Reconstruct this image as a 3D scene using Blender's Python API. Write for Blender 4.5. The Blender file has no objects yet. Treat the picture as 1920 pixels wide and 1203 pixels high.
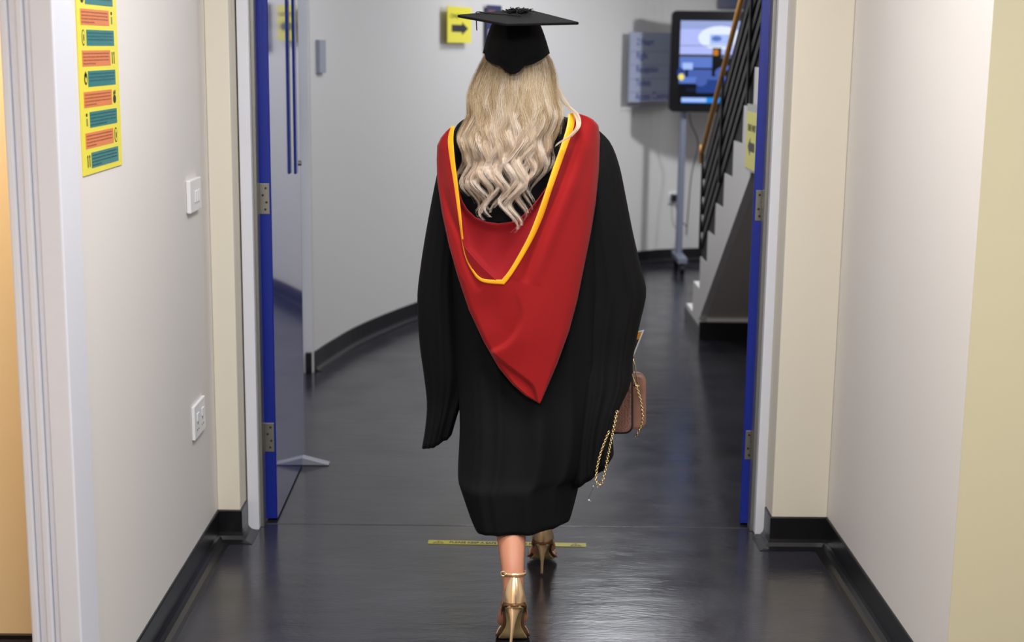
import bpy, math, random
import numpy as np
from mathutils import Vector, Matrix
random.seed(4); rng = np.random.default_rng(7)
scn = bpy.context.scene
COL = scn.collection
# ------------------------------------------------------------------ camera
FPX, CX, CY, H = 2700.0, 960.0, 601.5, 1.65
_vy = np.array([942 - CX, 88 - CY, FPX]); _vy /= np.linalg.norm(_vy)
_yvo = -((942 - CX) * (790 - CX) + FPX * FPX) / (88 - CY)
_vz = -np.array([790 - CX, _yvo, FPX]); _vz /= np.linalg.norm(_vz)
_vx = np.cross(_vy, _vz)
if _vx[0] < 0: _vx = -_vx
ROT = np.stack([_vx, _vy, _vz], 0)            # world = ROT @ (x right, y down, z forward)
cam_d = bpy.data.cameras.new('camera'); cam = bpy.data.objects.new('camera', cam_d); COL.objects.link(cam)
M = Matrix(((ROT[0][0], -ROT[0][1], -ROT[0][2], 0), (ROT[1][0], -ROT[1][1], -ROT[1][2], 0),
            (ROT[2][0], -ROT[2][1], -ROT[2][2], H), (0, 0, 0, 1)))
cam.matrix_world = M
cam_d.sensor_width = 36; cam_d.lens = FPX * 36 / 1920
cam_d.clip_start = 0.05
cam_d.dof.use_dof = True; cam_d.dof.focus_distance = 3.95; cam_d.dof.aperture_fstop = 3.2
scn.camera = cam
def ray(px, py): return ROT @ np.array([px - CX, py - CY, FPX])
def P(px, py, Y):                              # point of the place seen at a photo position, at depth Y
    d = ray(px, py); return np.array([0, 0, H]) + d * (Y / d[1])
def PX(px, py, X):
    d = ray(px, py); return np.array([0, 0, H]) + d * (X / d[0])
# ------------------------------------------------------------------ world, lights, exposure
w = bpy.data.worlds.new('world'); scn.world = w; w.use_nodes = True
w.node_tree.nodes['Background'].inputs[0].default_value = (0.8, 0.85, 1, 1)
w.node_tree.nodes['Background'].inputs[1].default_value = 0.15
scn.view_settings.view_transform = 'Standard'; scn.view_settings.look = 'None'
scn.view_settings.exposure = 1.3; scn.view_settings.gamma = 1
CEIL = 2.65
def area(name, loc, sx, sy, power, col=(1, .975, .945), rot=(0, 0, 0)):
    l = bpy.data.lights.new(name, 'AREA'); l.shape = 'RECTANGLE'; l.size = sx; l.size_y = sy
    l.energy = power; l.color = col
    o = bpy.data.objects.new(name, l); o.location = loc; o.rotation_euler = rot; COL.objects.link(o)
    return o
area('lobby_panel_light', (-.25, 0.9, CEIL - .03), .6, 0.6, 33)
area('lobby_panel_light', (1.8, 1.6, CEIL - .03), 1.2, 0.6, 24)
area('corridor_panel_light', (0.08, 3.3, CEIL - .03), 0.6, 0.6, 15)
area('hall_panel_light', (0.80, 9.0, CEIL - .03), 0.6, 0.9, 9.5, (.93, .96, 1))
area('hall_panel_light', (0.15, 6.6, CEIL - .03), 0.6, 0.6, 9, (.93, .96, 1))
area('side_room_light', (-1.7, 3.45, CEIL - .03), 0.5, 0.3, 15, (1, .86, .66))
area('hall_wall_light', (2.5, 9.35, 2.2), .2, .2, 17, (.95, .97, 1), (0, .5, 0))
# ------------------------------------------------------------------ helpers
def link(o, parent=None, kind=None, label=None, cat=None, group=None):
    COL.objects.link(o)
    if parent is not None:
        o.parent = parent; o.matrix_parent_inverse = Matrix.Translation(-Vector(root_loc(parent)))
    if kind: o['kind'] = kind
    if label: o['label'] = label
    if cat: o['category'] = cat
    if group: o['group'] = group
    return o
def root_loc(o):
    l = Vector(o.location); return l
def empty(name, loc, label, cat):
    o = bpy.data.objects.new(name, None); o.empty_display_size = .05; o.location = loc; COL.objects.link(o)
    o['label'] = label; o['category'] = cat
    return o
class MB:
    """collects shapes with several materials into one mesh"""
    def __init__(s): s.v = []; s.f = []; s.m = []; s.mats = []; s.tone = []
    def mi(s, m):
        if m not in s.mats: s.mats.append(m)
        return s.mats.index(m)
    def add(s, vs, fs, m):
        b = len(s.v); k = s.mi(m)
        s.v.extend([tuple(map(float, p)) for p in vs])
        for f in fs: s.f.append(tuple(i + b for i in f)); s.m.append(k)
        return s
    def hexa(s, c, m):                         # eight corners: bottom 4 (ccw), top 4
        return s.add(c, [(0, 3, 2, 1), (4, 5, 6, 7), (0, 1, 5, 4), (1, 2, 6, 5), (2, 3, 7, 6), (3, 0, 4, 7)], m)
    def box(s, x0, x1, y0, y1, z0, z1, m):
        return s.hexa([(x0, y0, z0), (x1, y0, z0), (x1, y1, z0), (x0, y1, z0), (x0, y0, z1), (x1, y0, z1), (x1, y1, z1), (x0, y1, z1)], m)
    def prism(s, pts, d, m):                   # polygon pts (3D) pushed along d
        pts = [np.array(p, float) for p in pts]; n = len(pts); d = np.array(d, float)
        vs = pts + [p + d for p in pts]
        fs = [tuple(range(n))[::-1], tuple(range(n, 2 * n))] + [(i, (i + 1) % n, n + (i + 1) % n, n + i) for i in range(n)]
        return s.add(vs, fs, m)
    def tube(s, pts, r, m, k=8, flat=None, cap=True):
        pts = [np.array(p, float) for p in pts]; n = len(pts)
        rs = r if hasattr(r, '__len__') else [r] * n
        t0 = pts[1] - pts[0]; t0 /= np.linalg.norm(t0) + 1e-9
        a = np.array([0, 0, 1.]) if abs(t0[2]) < .9 else np.array([1., 0, 0])
        u = np.cross(t0, a); u /= np.linalg.norm(u); vs = []
        for i in range(n):
            t = pts[min(i + 1, n - 1)] - pts[max(i - 1, 0)]; t /= np.linalg.norm(t) + 1e-9
            u = u - t * u.dot(t); u /= np.linalg.norm(u) + 1e-9; v = np.cross(t, u)
            for j in range(k):
                th = 2 * math.pi * j / k; vs.append(pts[i] + rs[i] * (math.cos(th) * u + math.sin(th) * v * (flat or 1)))
        fs = [(i * k + j, i * k + (j + 1) % k, (i + 1) * k + (j + 1) % k, (i + 1) * k + j) for i in range(n - 1) for j in range(k)]
        if cap: fs += [tuple(range(k))[::-1], tuple(range((n - 1) * k, n * k))]
        return s.add(vs, fs, m)
    def cyl(s, a, b, r, m, k=20): return s.tube([a, b], r, m, k)
    def loft(s, rings, m, cap0=False, cap1=False):
        n = len(rings[0]); vs = [p for r in rings for p in r]
        fs = [(i * n + j, i * n + (j + 1) % n, (i + 1) * n + (j + 1) % n, (i + 1) * n + j) for i in range(len(rings) - 1) for j in range(n)]
        if cap0: fs.append(tuple(range(n))[::-1])
        if cap1: fs.append(tuple(range((len(rings) - 1) * n, len(rings) * n)))
        return s.add(vs, fs, m)
    def grid(s, rows, m):
        n = len(rows[0]); vs = [p for r in rows for p in r]
        fs = [(i * n + j, i * n + j + 1, (i + 1) * n + j + 1, (i + 1) * n + j) for i in range(len(rows) - 1) for j in range(n - 1)]
        return s.add(vs, fs, m)
    def frame(s, o, u, v, nrm): s.o, s.u, s.vv, s.n = [np.array(q, float) for q in (o, u, v, nrm)]; return s
    def pt(s, a, b, h=0): return s.o + s.u * a + s.vv * b + s.n * h
    def rect(s, a0, b0, a1, b1, h0, h1, m):
        c = [s.pt(a, b, h0) for a, b in ((a0, b0), (a1, b0), (a1, b1), (a0, b1))] + [s.pt(a, b, h1) for a, b in ((a0, b0), (a1, b0), (a1, b1), (a0, b1))]
        return s.hexa(c, m)
    def poly(s, ab, h0, h1, m): return s.prism([s.pt(a, b, h0) for a, b in ab], s.n * (h1 - h0), m)
    def disc(s, a, b, ra, rb, h0, h1, m, k=20):
        return s.poly([(a + ra * math.cos(2 * math.pi * i / k), b + rb * math.sin(2 * math.pi * i / k)) for i in range(k)], h0, h1, m)
    def text(s, txt, a, b, size, h, m, sx=1.0, bold=0.0):
        c = bpy.data.curves.new('t', 'FONT'); c.body = txt; c.size = size; c.extrude = .0003; c.offset = bold
        o = bpy.data.objects.new('t', c); COL.objects.link(o); bpy.context.view_layer.update()
        me = bpy.data.meshes.new_from_object(o.evaluated_get(bpy.context.evaluated_depsgraph_get()))
        s.add([s.pt(a + p.co.x * sx, b + p.co.y, h + p.co.z) for p in me.vertices], [tuple(q.vertices) for q in me.polygons], m)
        bpy.data.objects.remove(o); bpy.data.curves.remove(c); bpy.data.meshes.remove(me); return s
    def build(s, name, parent=None, smooth=False, bevel=0, **kw):
        me = bpy.data.meshes.new(name); me.from_pydata(s.v, [], s.f); me.update()
        for m in s.mats: me.materials.append(m)
        me.polygons.foreach_set('material_index', s.m)
        if smooth: me.polygons.foreach_set('use_smooth', [True] * len(me.polygons))
        o = bpy.data.objects.new(name, me); link(o, parent, **kw)
        if bevel:
            b = o.modifiers.new('bevel', 'BEVEL'); b.width = bevel; b.segments = 2; b.limit_method = 'ANGLE'; b.angle_limit = .8
        return o
def mod_solid(o, t, off=-1): m = o.modifiers.new('solid', 'SOLIDIFY'); m.thickness = t; m.offset = off; return o
def mod_sub(o, n=1): m = o.modifiers.new('sub', 'SUBSURF'); m.levels = n; m.render_levels = n; return o
def recalc(o, out=True):
    import bmesh
    bm = bmesh.new(); bm.from_mesh(o.data); bmesh.ops.recalc_face_normals(bm, faces=bm.faces); bm.to_mesh(o.data); bm.free(); return o
# ------------------------------------------------------------------ materials
def mat(name, col, rough=.6, metal=0, spec=.5, bump=0, bscale=60, sheen=0, coat=0, var=0, vscale=4, emis=None, aniso=None, trans=0, bdist=.002):
    m = bpy.data.materials.new(name); m.use_nodes = True; nt = m.node_tree; b = nt.nodes['Principled BSDF']
    b.inputs['Base Color'].default_value = (*col, 1); b.inputs['Roughness'].default_value = rough
    b.inputs['Metallic'].default_value = metal; b.inputs['Specular IOR Level'].default_value = spec
    b.inputs['Sheen Weight'].default_value = sheen; b.inputs['Sheen Roughness'].default_value = .4
    b.inputs['Coat Weight'].default_value = coat; b.inputs['Transmission Weight'].default_value = trans
    tc = nt.nodes.new('ShaderNodeTexCoord')
    if var:
        n = nt.nodes.new('ShaderNodeTexNoise'); n.inputs['Scale'].default_value = vscale; n.inputs['Detail'].default_value = 6
        nt.links.new(tc.outputs['Object'], n.inputs['Vector'])
        mr = nt.nodes.new('ShaderNodeMapRange'); mr.inputs['From Min'].default_value = .3; mr.inputs['From Max'].default_value = .7
        mr.inputs['To Min'].default_value = 1 - var; mr.inputs['To Max'].default_value = 1 + var
        nt.links.new(n.outputs['Fac'], mr.inputs['Value'])
        mx = nt.nodes.new('ShaderNodeVectorMath'); mx.operation = 'SCALE'; mx.inputs[0].default_value = col
        nt.links.new(mr.outputs[0], mx.inputs['Scale']); nt.links.new(mx.outputs[0], b.inputs['Base Color'])
    if bump:
        n = nt.nodes.new('ShaderNodeTexNoise'); n.inputs['Scale'].default_value = bscale; n.inputs['Detail'].default_value = 4
        mp = nt.nodes.new('ShaderNodeMapping'); nt.links.new(tc.outputs['Object'], mp.inputs[0])
        if aniso: mp.inputs['Scale'].default_value = aniso
        nt.links.new(mp.outputs[0], n.inputs['Vector'])
        bp = nt.nodes.new('ShaderNodeBump'); bp.inputs['Strength'].default_value = bump; bp.inputs['Distance'].default_value = bdist
        nt.links.new(n.outputs['Fac'], bp.inputs['Height']); nt.links.new(bp.outputs[0], b.inputs['Normal'])
    if emis:
        b.inputs['Emission Color'].default_value = (*emis[0], 1); b.inputs['Emission Strength'].default_value = emis[1]
    return m
def lin(r, g, b): return tuple((c / 255 / 12.92 if c <= 10 else ((c / 255 + .055) / 1.055) ** 2.4) for c in (r, g, b))
WALL = mat('white_wall_paint', lin(222, 218, 215), .55, bump=.15, bscale=180, bdist=.001)
CREAM2 = mat('deeper_cream_wall_paint', lin(206, 197, 166), .55, bump=.15, bscale=180, bdist=.001)
CREAM = mat('cream_wall_paint', lin(224, 217, 201), .55, bump=.15, bscale=180, bdist=.001)
HALLW = mat('hall_wall_paint', lin(208, 205, 203), .6, bump=.1, bscale=150, bdist=.001)
PEACH = mat('peach_wall_paint', lin(236, 212, 172), .6)
GLOSSW = mat('white_gloss_paint', lin(222, 224, 234), .3, bump=.05, bscale=40)
CEILM = mat('ceiling_white', lin(225, 225, 225), .8)
BASEB = mat('black_vinyl_skirting', (.006, .006, .008), .28, bump=.1, bscale=30)
BLUE = mat('blue_gloss_door', (.006, .022, .30), .09, spec=.8, coat=.9, bump=.03, bscale=8, aniso=(1, 1, .15), bdist=.001)
BLUEE = mat('blue_door_edge', (.006, .02, .27), .35, bump=.25, bscale=60, aniso=(3, 3, .08))
BLUEH = mat('blue_nylon_handle', (.006, .03, .26), .2)
STEEL = mat('satin_steel', (.38, .37, .33), .38, metal=.9)
GAP = mat('rubber_seal', (.02, .02, .022), .6)
YEL = mat('yellow_print', lin(238, 226, 60), .35, coat=.2)
YTAPE = mat('yellow_floor_tape', lin(200, 190, 50), .35)
BLK = mat('black_print', (.012, .012, .014), .5)
WPL = mat('white_plastic', lin(228, 228, 232), .25)
ORG = mat('orange_print', lin(232, 130, 62), .25, coat=.3)
TEAL = mat('teal_print', lin(20, 122, 122), .25, coat=.3)
DORG = mat('print_on_orange', lin(150, 78, 40), .4); DTEAL = mat('print_on_teal', lin(12, 80, 84), .4)
def floor_mat():
    m = bpy.data.materials.new('polished_dark_vinyl_floor'); m.use_nodes = True; nt = m.node_tree; b = nt.nodes['Principled BSDF']
    N = nt.nodes.new; L = nt.links.new
    tc = N('ShaderNodeTexCoord')
    n1 = N('ShaderNodeTexNoise'); n1.inputs['Scale'].default_value = 2.2; n1.inputs['Detail'].default_value = 8; L(tc.outputs['Object'], n1.inputs['Vector'])
    cr = N('ShaderNodeValToRGB'); cr.color_ramp.elements[0].position = .35; cr.color_ramp.elements[0].color = (.016, .016, .022, 1)
    cr.color_ramp.elements[1].position = .7; cr.color_ramp.elements[1].color = (.034, .033, .043, 1); L(n1.outputs['Fac'], cr.inputs[0])
    sp = N('ShaderNodeTexNoise'); sp.inputs['Scale'].default_value = 420; L(tc.outputs['Object'], sp.inputs['Vector'])
    ml = N('ShaderNodeMapRange'); ml.inputs['From Min'].default_value = .4; ml.inputs['From Max'].default_value = .75; ml.inputs['To Min'].default_value = .8; ml.inputs['To Max'].default_value = 1.5
    L(sp.outputs['Fac'], ml.inputs['Value']); vm = N('ShaderNodeVectorMath'); vm.operation = 'SCALE'; L(cr.outputs[0], vm.inputs[0]); L(ml.outputs[0], vm.inputs['Scale']); L(vm.outputs[0], b.inputs['Base Color'])
    mr = N('ShaderNodeMapRange'); mr.inputs['From Min'].default_value = .3; mr.inputs['From Max'].default_value = .7; mr.inputs['To Min'].default_value = .12; mr.inputs['To Max'].default_value = .24
    n2 = N('ShaderNodeTexNoise'); n2.inputs['Scale'].default_value = 5; n2.inputs['Detail'].default_value = 5; L(tc.outputs['Object'], n2.inputs['Vector'])
    L(n2.outputs['Fac'], mr.inputs['Value']); L(mr.outputs[0], b.inputs['Roughness'])
    mp = N('ShaderNodeMapping'); mp.inputs['Scale'].default_value = (1.6, 5.0, 1); L(tc.outputs['Object'], mp.inputs[0])
    n3 = N('ShaderNodeTexNoise'); n3.inputs['Scale'].default_value = 3.2; n3.inputs['Detail'].default_value = 3; L(mp.outputs[0], n3.inputs['Vector'])
    n4 = N('ShaderNodeTexNoise'); n4.inputs['Scale'].default_value = 26; n4.inputs['Detail'].default_value = 6; L(mp.outputs[0], n4.inputs['Vector'])
    b1 = N('ShaderNodeBump'); b1.inputs['Strength'].default_value = .35; b1.inputs['Distance'].default_value = .0035; L(n3.outputs['Fac'], b1.inputs['Height'])
    b2 = N('ShaderNodeBump'); b2.inputs['Strength'].default_value = .35; b2.inputs['Distance'].default_value = .0013; L(n4.outputs['Fac'], b2.inputs['Height']); L(b1.outputs[0], b2.inputs['Normal'])
    L(b2.outputs[0], b.inputs['Normal']); b.inputs['Specular IOR Level'].default_value = .62
    return m
FLOOR = floor_mat()
S = dict(kind='structure')
# ------------------------------------------------------------------ shell
MB().box(-6, 6, -3, 16, -.1, 0, FLOOR).build('floor', **S)
MB().box(-6, 6, -3, 16, CEIL, CEIL + .1, CEILM).build('ceiling', **S)
XL, XR, YD = -.945, 1.112, 4.66
MB().box(XL - .09, XL, 3.17, YD + .22, 0, CEIL, WALL).build('wall_left', **S)
MB().box(XL - .15, XL, -2.9, 1.9, 0, CEIL, WALL).build('wall_near_left', **S)
MB().box(-3.1, -3.0, 1.0, 4.0, 0, CEIL, PEACH).box(-3.0, XL - .15, .9, 1.0, 0, CEIL, PEACH).build('wall_side_room_left', **S)
MB().box(XL - .15, XL, 1.9, 3.03, 2.15, CEIL, WALL).build('wall_over_doorway', **S)
MB().box(-3.0, XL - .09, 3.83, 3.95, 0, CEIL, PEACH).build('wall_side_room', **S)
MB().box(-3.0, XL - .09, 3.815, 3.83, 0, .012, BASEB).build('baseboard_side_room', **S)
MB().box(XR, XR + .15, 3.33 + .002, YD + .22, 0, CEIL, WALL).build('wall_right', **S)
MB().box(XR + .0, 6, 3.33, 3.332, 0, CEIL, CREAM2).box(XR + .15, 6, 3.332, 3.48, 0, CEIL, CREAM).box(5.9, 6, -3, 3.33, 0, CEIL, CREAM).build('wall_lobby_right', **S)
MB().box(-6, 6, -3, -2.9, 0, CEIL, CREAM).build('wall_back', **S)
# wall with the double doors: piers and header
MB().box(XL, -.868, YD, YD + .22, 0, CEIL, CREAM).box(.925, XR, YD - .02, YD + .22, 0, CEIL, CREAM).box(-.868, .925, YD, YD + .22, 2.15, CEIL, CREAM).build('wall_door_end', bevel=.004, **S)
# doorway in the left wall: lining and architrave
d = MB()
d.box(-.974, -.925, 3.03, 3.172, 0, CEIL - .3, GLOSSW).box(-.986, -.9745, 3.037, 3.169, 0, CEIL - .3, GLOSSW)
d.box(-1.003, -.9865, 3.029, 3.169, 0, CEIL - .3, GLOSSW).box(-1.019, -1.0035, 3.038, 3.169, 0, CEIL - .3, GLOSSW).box(-1.036, -1.0195, 3.03, 3.169, 0, CEIL - .3, GLOSSW)
d.build('trim_1', bevel=.004, **S)
# frame of the double doors
def jamb(x0, x1, s):
    m = MB().box(x0, x1, YD + .105, YD + .22, 0, 2.11, GLOSSW)
    xe = x1 if s > 0 else x0
    m.box(min(xe, xe + s * .012), max(xe, xe + s * .012), YD + .135, YD + .19, 0, 2.11, STEEL)
    return m
jamb(-.862, -.824, 1).build('trim_2', bevel=.002, **S)
jamb(.893, .925, -1).build('trim_3', bevel=.002, **S)
MB().box(-.824, .893, YD + .105, YD + .22, 2.07, 2.11, GLOSSW).build('trim_4', **S)
MB().tube([(x, YD + .17, -.0035) for x in np.linspace(-.82, .89, 30)], .0052, mat('seam_weld', (.06, .06, .07), .22, spec=.8, bump=.3, bscale=25), 20).build('trim_5', smooth=True, **S)
# coved skirting
def skirting(name, path, h=.107, n=1):
    prof = [(0.0, 0), (0.0, h), (.004, h), (.006, h - .004), (.006, .03), (.009, .018), (.018, .007), (.032, .003), (.045, .0015), (.045, 0)]
    path = [np.array(p, float) for p in path]; rings = []
    for i, p in enumerate(path):
        a = path[i] - path[i - 1] if i else path[1] - path[0]
        b = path[i + 1] - path[i] if i < len(path) - 1 else path[-1] - path[-2]
        a = a / np.linalg.norm(a); b = b / np.linalg.norm(b)
        na = np.array([a[1], -a[0]]); nb = np.array([b[1], -b[0]]); q = na + nb; q /= np.linalg.norm(q); q /= max(.3, q.dot(na))
        rings.append([(p[0] + q[0] * u * n, p[1] + q[1] * u * n, z) for u, z in prof])
    o = MB().loft(rings, BASEB, True, True).build(name, **S); recalc(o); return o
skirting('baseboard_left', [(XL, 3.175), (XL, YD), (-.868, YD), (-.868, YD + .1)])
skirting('baseboard_right', [(.925, YD + .085), (.925, YD - .02), (XR, YD - .02), (XR, 3.33), (5, 3.33)], n=1)
# hall beyond
ctrl = [(-.95, 7.235), (-.90, 7.5), (-.78, 8.0), (-.52, 8.70), (-.1, 9.6), (.42, 10.38), (1.09, 11.1), (1.53, 11.3), (2.2, 11.45), (3.2, 11.5)]
def spline(pts, n):
    pts = np.array(pts, float); t = np.concatenate([[0], np.cumsum(np.linalg.norm(np.diff(pts, axis=0), axis=1))]); out = []
    P4 = np.vstack([2 * pts[0] - pts[1], pts, 2 * pts[-1] - pts[-2]])
    for s in np.linspace(0, len(pts) - 1, n):
        i = min(int(s), len(pts) - 2); u = s - i; a, b, c, e = P4[i:i + 4]
        out.append(.5 * ((2 * b) + (c - a) * u + (2 * a - 5 * b + 4 * c - e) * u * u + (3 * b - a - 3 * c + e) * u ** 3))
    return np.array(out)
cw = spline(ctrl, 64)
def wallcurve(name, path, h, m, t=.12):
    rings = []
    for i, p in enumerate(path):
        a = path[min(i + 1, len(path) - 1)] - path[max(i - 1, 0)]; a /= np.linalg.norm(a); q = np.array([a[1], -a[0]])
        o = p - q * t
        rings.append([(p[0], p[1], 0), (p[0], p[1], h), (o[0], o[1], h), (o[0], o[1], 0)])
    ob = MB().loft(rings, m, True, True).build(name, smooth=False, **S); recalc(ob); return ob
wallcurve('wall_hall_curved', cw, CEIL, HALLW)
MB().box(-1.2, -1.0, YD + .22, 7.2, 0, CEIL, HALLW).box(-1.2, -.953, 7.2, 7.34, 0, CEIL, HALLW).build('wall_hall_left', **S)
MB().box(-1.0, -.955, 7.19, 7.2, 0, 2.2, GLOSSW).build('trim_6', **S)
MB().box(-.985, -.955, 7.17, 7.19, 0, .11, BASEB).build('baseboard_hall_left', **S)
skirting('baseboard_hall_curved', cw, .105)
MB().box(3.0, 3.15, 3.48, 12, 0, CEIL, HALLW).build('wall_hall_right', **S)
def curve_at(px, py):                           # where the sight line meets the curved wall: point, tangent, normal
    best = None
    for i in range(len(cw) - 1):
        mid = (cw[i] + cw[i + 1]) / 2; q = P(px, py, mid[1]); e = abs(q[0] - mid[0])
        if best is None or e < best[0]: best = (e, i, mid)
    i = best[1]; t = cw[i + 1] - cw[i]; t /= np.linalg.norm(t); mid = best[2]
    d = ray(px, py); n = np.array([t[1], -t[0]])
    s = (mid.dot(n)) / (d[0] * n[0] + d[1] * n[1]); q = np.array([0, 0, H]) + d * s
    return q, np.array([t[0], t[1], 0]), np.array([n[0], n[1], 0])
# ------------------------------------------------------------------ doors
def hinge(parent, p, z, sgn):
    m = MB().box(min(p[0], p[0] + sgn * .034), max(p[0], p[0] + sgn * .034), p[1] - .003, p[1] - .0005, z - .052, z + .052, STEEL)
    m.cyl((p[0] - sgn * .004, p[1] - .006, z - .052), (p[0] - sgn * .004, p[1] - .006, z + .052), .0065, STEEL, 12)
    h = m.build('hinge', parent, bevel=.0008)
    sm = MB()
    for k, dx in ((-.036, .02), (-.012, .024), (.012, .012), (.036, .022)): sm.cyl((p[0] + sgn * dx, p[1] - .0032, z + k), (p[0] + sgn * dx, p[1] - .0050, z + k), .004, GAP, 10)
    sm.build('screw', h)
YH = YD + .205
# left leaf
LX0, LX1 = -.818, -.776
dl = MB().box(LX0, LX1 - .002, YH, YH + .755, .008, 2.06, BLUEE).box(LX1 - .002, LX1, YH + .001, YH + .755, .008, 2.06, BLUE)
door1 = dl.build('door_1', bevel=.0015, **S)
for z in (1.137, .304, 1.90): hinge(door1, (LX0 + .002, YH), z, 1)
hx = LX1
ph = MB().box(hx + .007, hx + .017, YH + .520, YH + .565, 1.175, 2.0, BLUEH)
ph.box(hx, hx + .013, YH + .53, YH + .555, 1.93, 1.96, BLUEH)
ph.build('pull_handle', door1, bevel=.003)
MB().cyl((hx, YH + .72, 1.20), (hx + .010, YH + .72, 1.20), .010, STEEL).build('lock_cylinder', door1)
MB().box(LX0, LX1, YH + .756, YH + .760, .01, 2.05, STEEL).build('edge_strip', door1)
_h = Matrix.Translation((LX0, YH, 0)); door1.matrix_world = _h @ Matrix.Rotation(.0076, 4, 'Z') @ _h.inverted()
# right leaf (opened a little past square)
a = math.radians(13); ca, sa = math.cos(a), math.sin(a); o = np.array([.855, YH, 0]); ux = np.array([ca, -sa, 0]); uy = np.array([sa, ca, 0])
dr = MB().frame(o, ux, (0, 0, 1), uy)
dr.rect(.002, .008, .040, 2.06, 0, .80, BLUEE).rect(0, .008, .002, 2.06, .001, .80, BLUE)
door2 = dr.build('door_2', bevel=.0015, **S)
for z in (1.133, .294, 1.90): hinge(door2, (.897, YH - .004), z, -1)
# wedge holding the left leaf
wy = YH + .68
wd = MB().prism([(LX1 - .012, wy, 0.0015), (LX1 + .10, wy, 0.0015), (LX1 + .10, wy, .005), (LX1 - .012, wy, .034)], (0, .045, 0), mat('grey_rubber', lin(150, 155, 165), .35))
wd.build('door_wedge', bevel=.002, label='grey rubber wedge on the floor at the foot of the open blue door', cat='door wedge')
# ------------------------------------------------------------------ things on the near walls
pn = MB().frame((XL, 3.262, 1.352), (0, 1, 0), (0, 0, 1), (1, 0, 0)); PW, PH = .335, .53
pn.rect(0, 0, PW, PH, .0005, .003, YEL)
zt = PH - .005
rr = random.Random(3)
for i in range(10):
    b1 = .452 - i * .0462; b0 = b1 - .0355
    b0 += .012; b1 += .012
    left = i % 2 == 0
    a0, a1 = (.025, .262) if left else (.066, .300)
    pn.rect(a0, b0, a1, b1, .003, .0036, ORG if left else TEAL)
    for k in range(rr.choice((3, 4, 4))):
        y = b1 - .007 - k * .0075; x = a0 + .008; end = a1 - .012 if k < 3 else a0 + rr.uniform(.05, .16)
        while x < end:
            wlen = rr.uniform(.008, .024); pn.rect(x, y - .0016, min(x + wlen, end), y + .0016, .0036, .0039, DORG if left else DTEAL); x += wlen + .004
    ic = .285 if left else .042; yc = (b0 + b1) / 2
    kind = i % 5
    if kind == 0: pn.disc(ic + .005, yc, .012, .013, .003, .0036, BLK).disc(ic + .005, yc - .002, .006, .006, .0036, .0040, YEL).poly([(ic - .006, yc + .008), (ic + .005, yc + .018), (ic + .017, yc + .008)], .003, .0036, BLK)
    elif kind == 1: pn.disc(ic, yc - .006, .013, .010, .003, .0036, BLK).disc(ic - .005, yc + .008, .004, .006, .003, .0036, BLK).disc(ic + .006, yc + .010, .004, .006, .003, .0036, BLK)
    elif kind == 2: pn.rect(ic - .004, yc - .013, ic + .006, yc + .004, .003, .0036, mat('grey_print', (.2, .2, .1))).disc(ic, yc + .012, .006, .004, .003, .0036, BLK)
    elif kind == 3: pn.disc(ic, yc, .013, .018, .003, .0036, BLK).disc(ic, yc, .010, .015, .0036, .0039, YEL).disc(ic, yc, .004, .008, .0039, .0042, BLK)
    else: pn.rect(ic - .008, yc - .014, ic - .003, yc + .006, .003, .0036, BLK).disc(ic - .0055, yc + .010, .004, .004, .003, .0036, BLK).rect(ic + .008, yc - .014, ic + .013, yc + .006, .003, .0036, BLK).disc(ic + .0105, yc + .010, .004, .004, .003, .0036, BLK)
x = .11
for wl in (.03, .05, .02, .04): pn.rect(x, .514, x + wl, .521, .003, .0036, BLK); x += wl + .006
pn.build('poster', label='tall yellow poster with alternating orange and teal text panels on the left wall', cat='poster')
# light switch
def rocker_plate():
    t = empty('light_switch', (XL, 4.40, 1.20), 'white three-gang light switch on the left wall above the socket', 'light switch')
    m = MB().frame((XL, 4.40, 1.197), (0, 1, 0), (0, 0, 1), (1, 0, 0))
    m.rect(-.078, -.052, .078, .048, 0, .014, WPL); m.build('plate', t, bevel=.004)
    for a in (-.026, 0, .026):
        r = MB().frame((XL, 4.41 + a, 1.192), (0, 1, 0), (0, 0, 1), (1, 0, 0))
        r.prism([r.pt(-.0085, -.018, .014), r.pt(.0085, -.018, .014), r.pt(.0085, .018, .014), r.pt(-.0085, .018, .014)][::1], r.n * .004, WPL); r.build('rocker', t, bevel=.0015)
rocker_plate()
t = empty('wall_socket', (XL, 4.385, .5), 'white square wall socket low on the left wall near the skirting', 'socket')
m = MB().frame((XL, 4.385, .498), (0, 1, 0), (0, 0, 1), (1, 0, 0)); m.rect(-.08, -.053, .08, .053, 0, .010, WPL); m.build('plate', t, bevel=.002)
m = MB().frame((XL, 4.385, .498), (0, 1, 0), (0, 0, 1), (1, 0, 0)); m.rect(-.05, .0, -.02, .025, .010, .013, WPL); m.build('rocker', t, bevel=.001)
m = MB().frame((XL, 4.385, .498), (0, 1, 0), (0, 0, 1), (1, 0, 0)); m.rect(.02, .0, .05, .025, .010, .013, WPL); m.build('rocker', t, bevel=.001)
for a in (-.035, .035):
    m = MB().frame((XL, 4.385, .498), (0, 1, 0), (0, 0, 1), (1, 0, 0)); m.rect(a - .003, -.012, a + .003, -.004, .0098, .0104, BLK).rect(a - .014, -.03, a - .007, -.026, .0098, .0104, BLK).rect(a + .007, -.03, a + .014, -.026, .0098, .0104, BLK)
    m.build('pin_holes', t)
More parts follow.
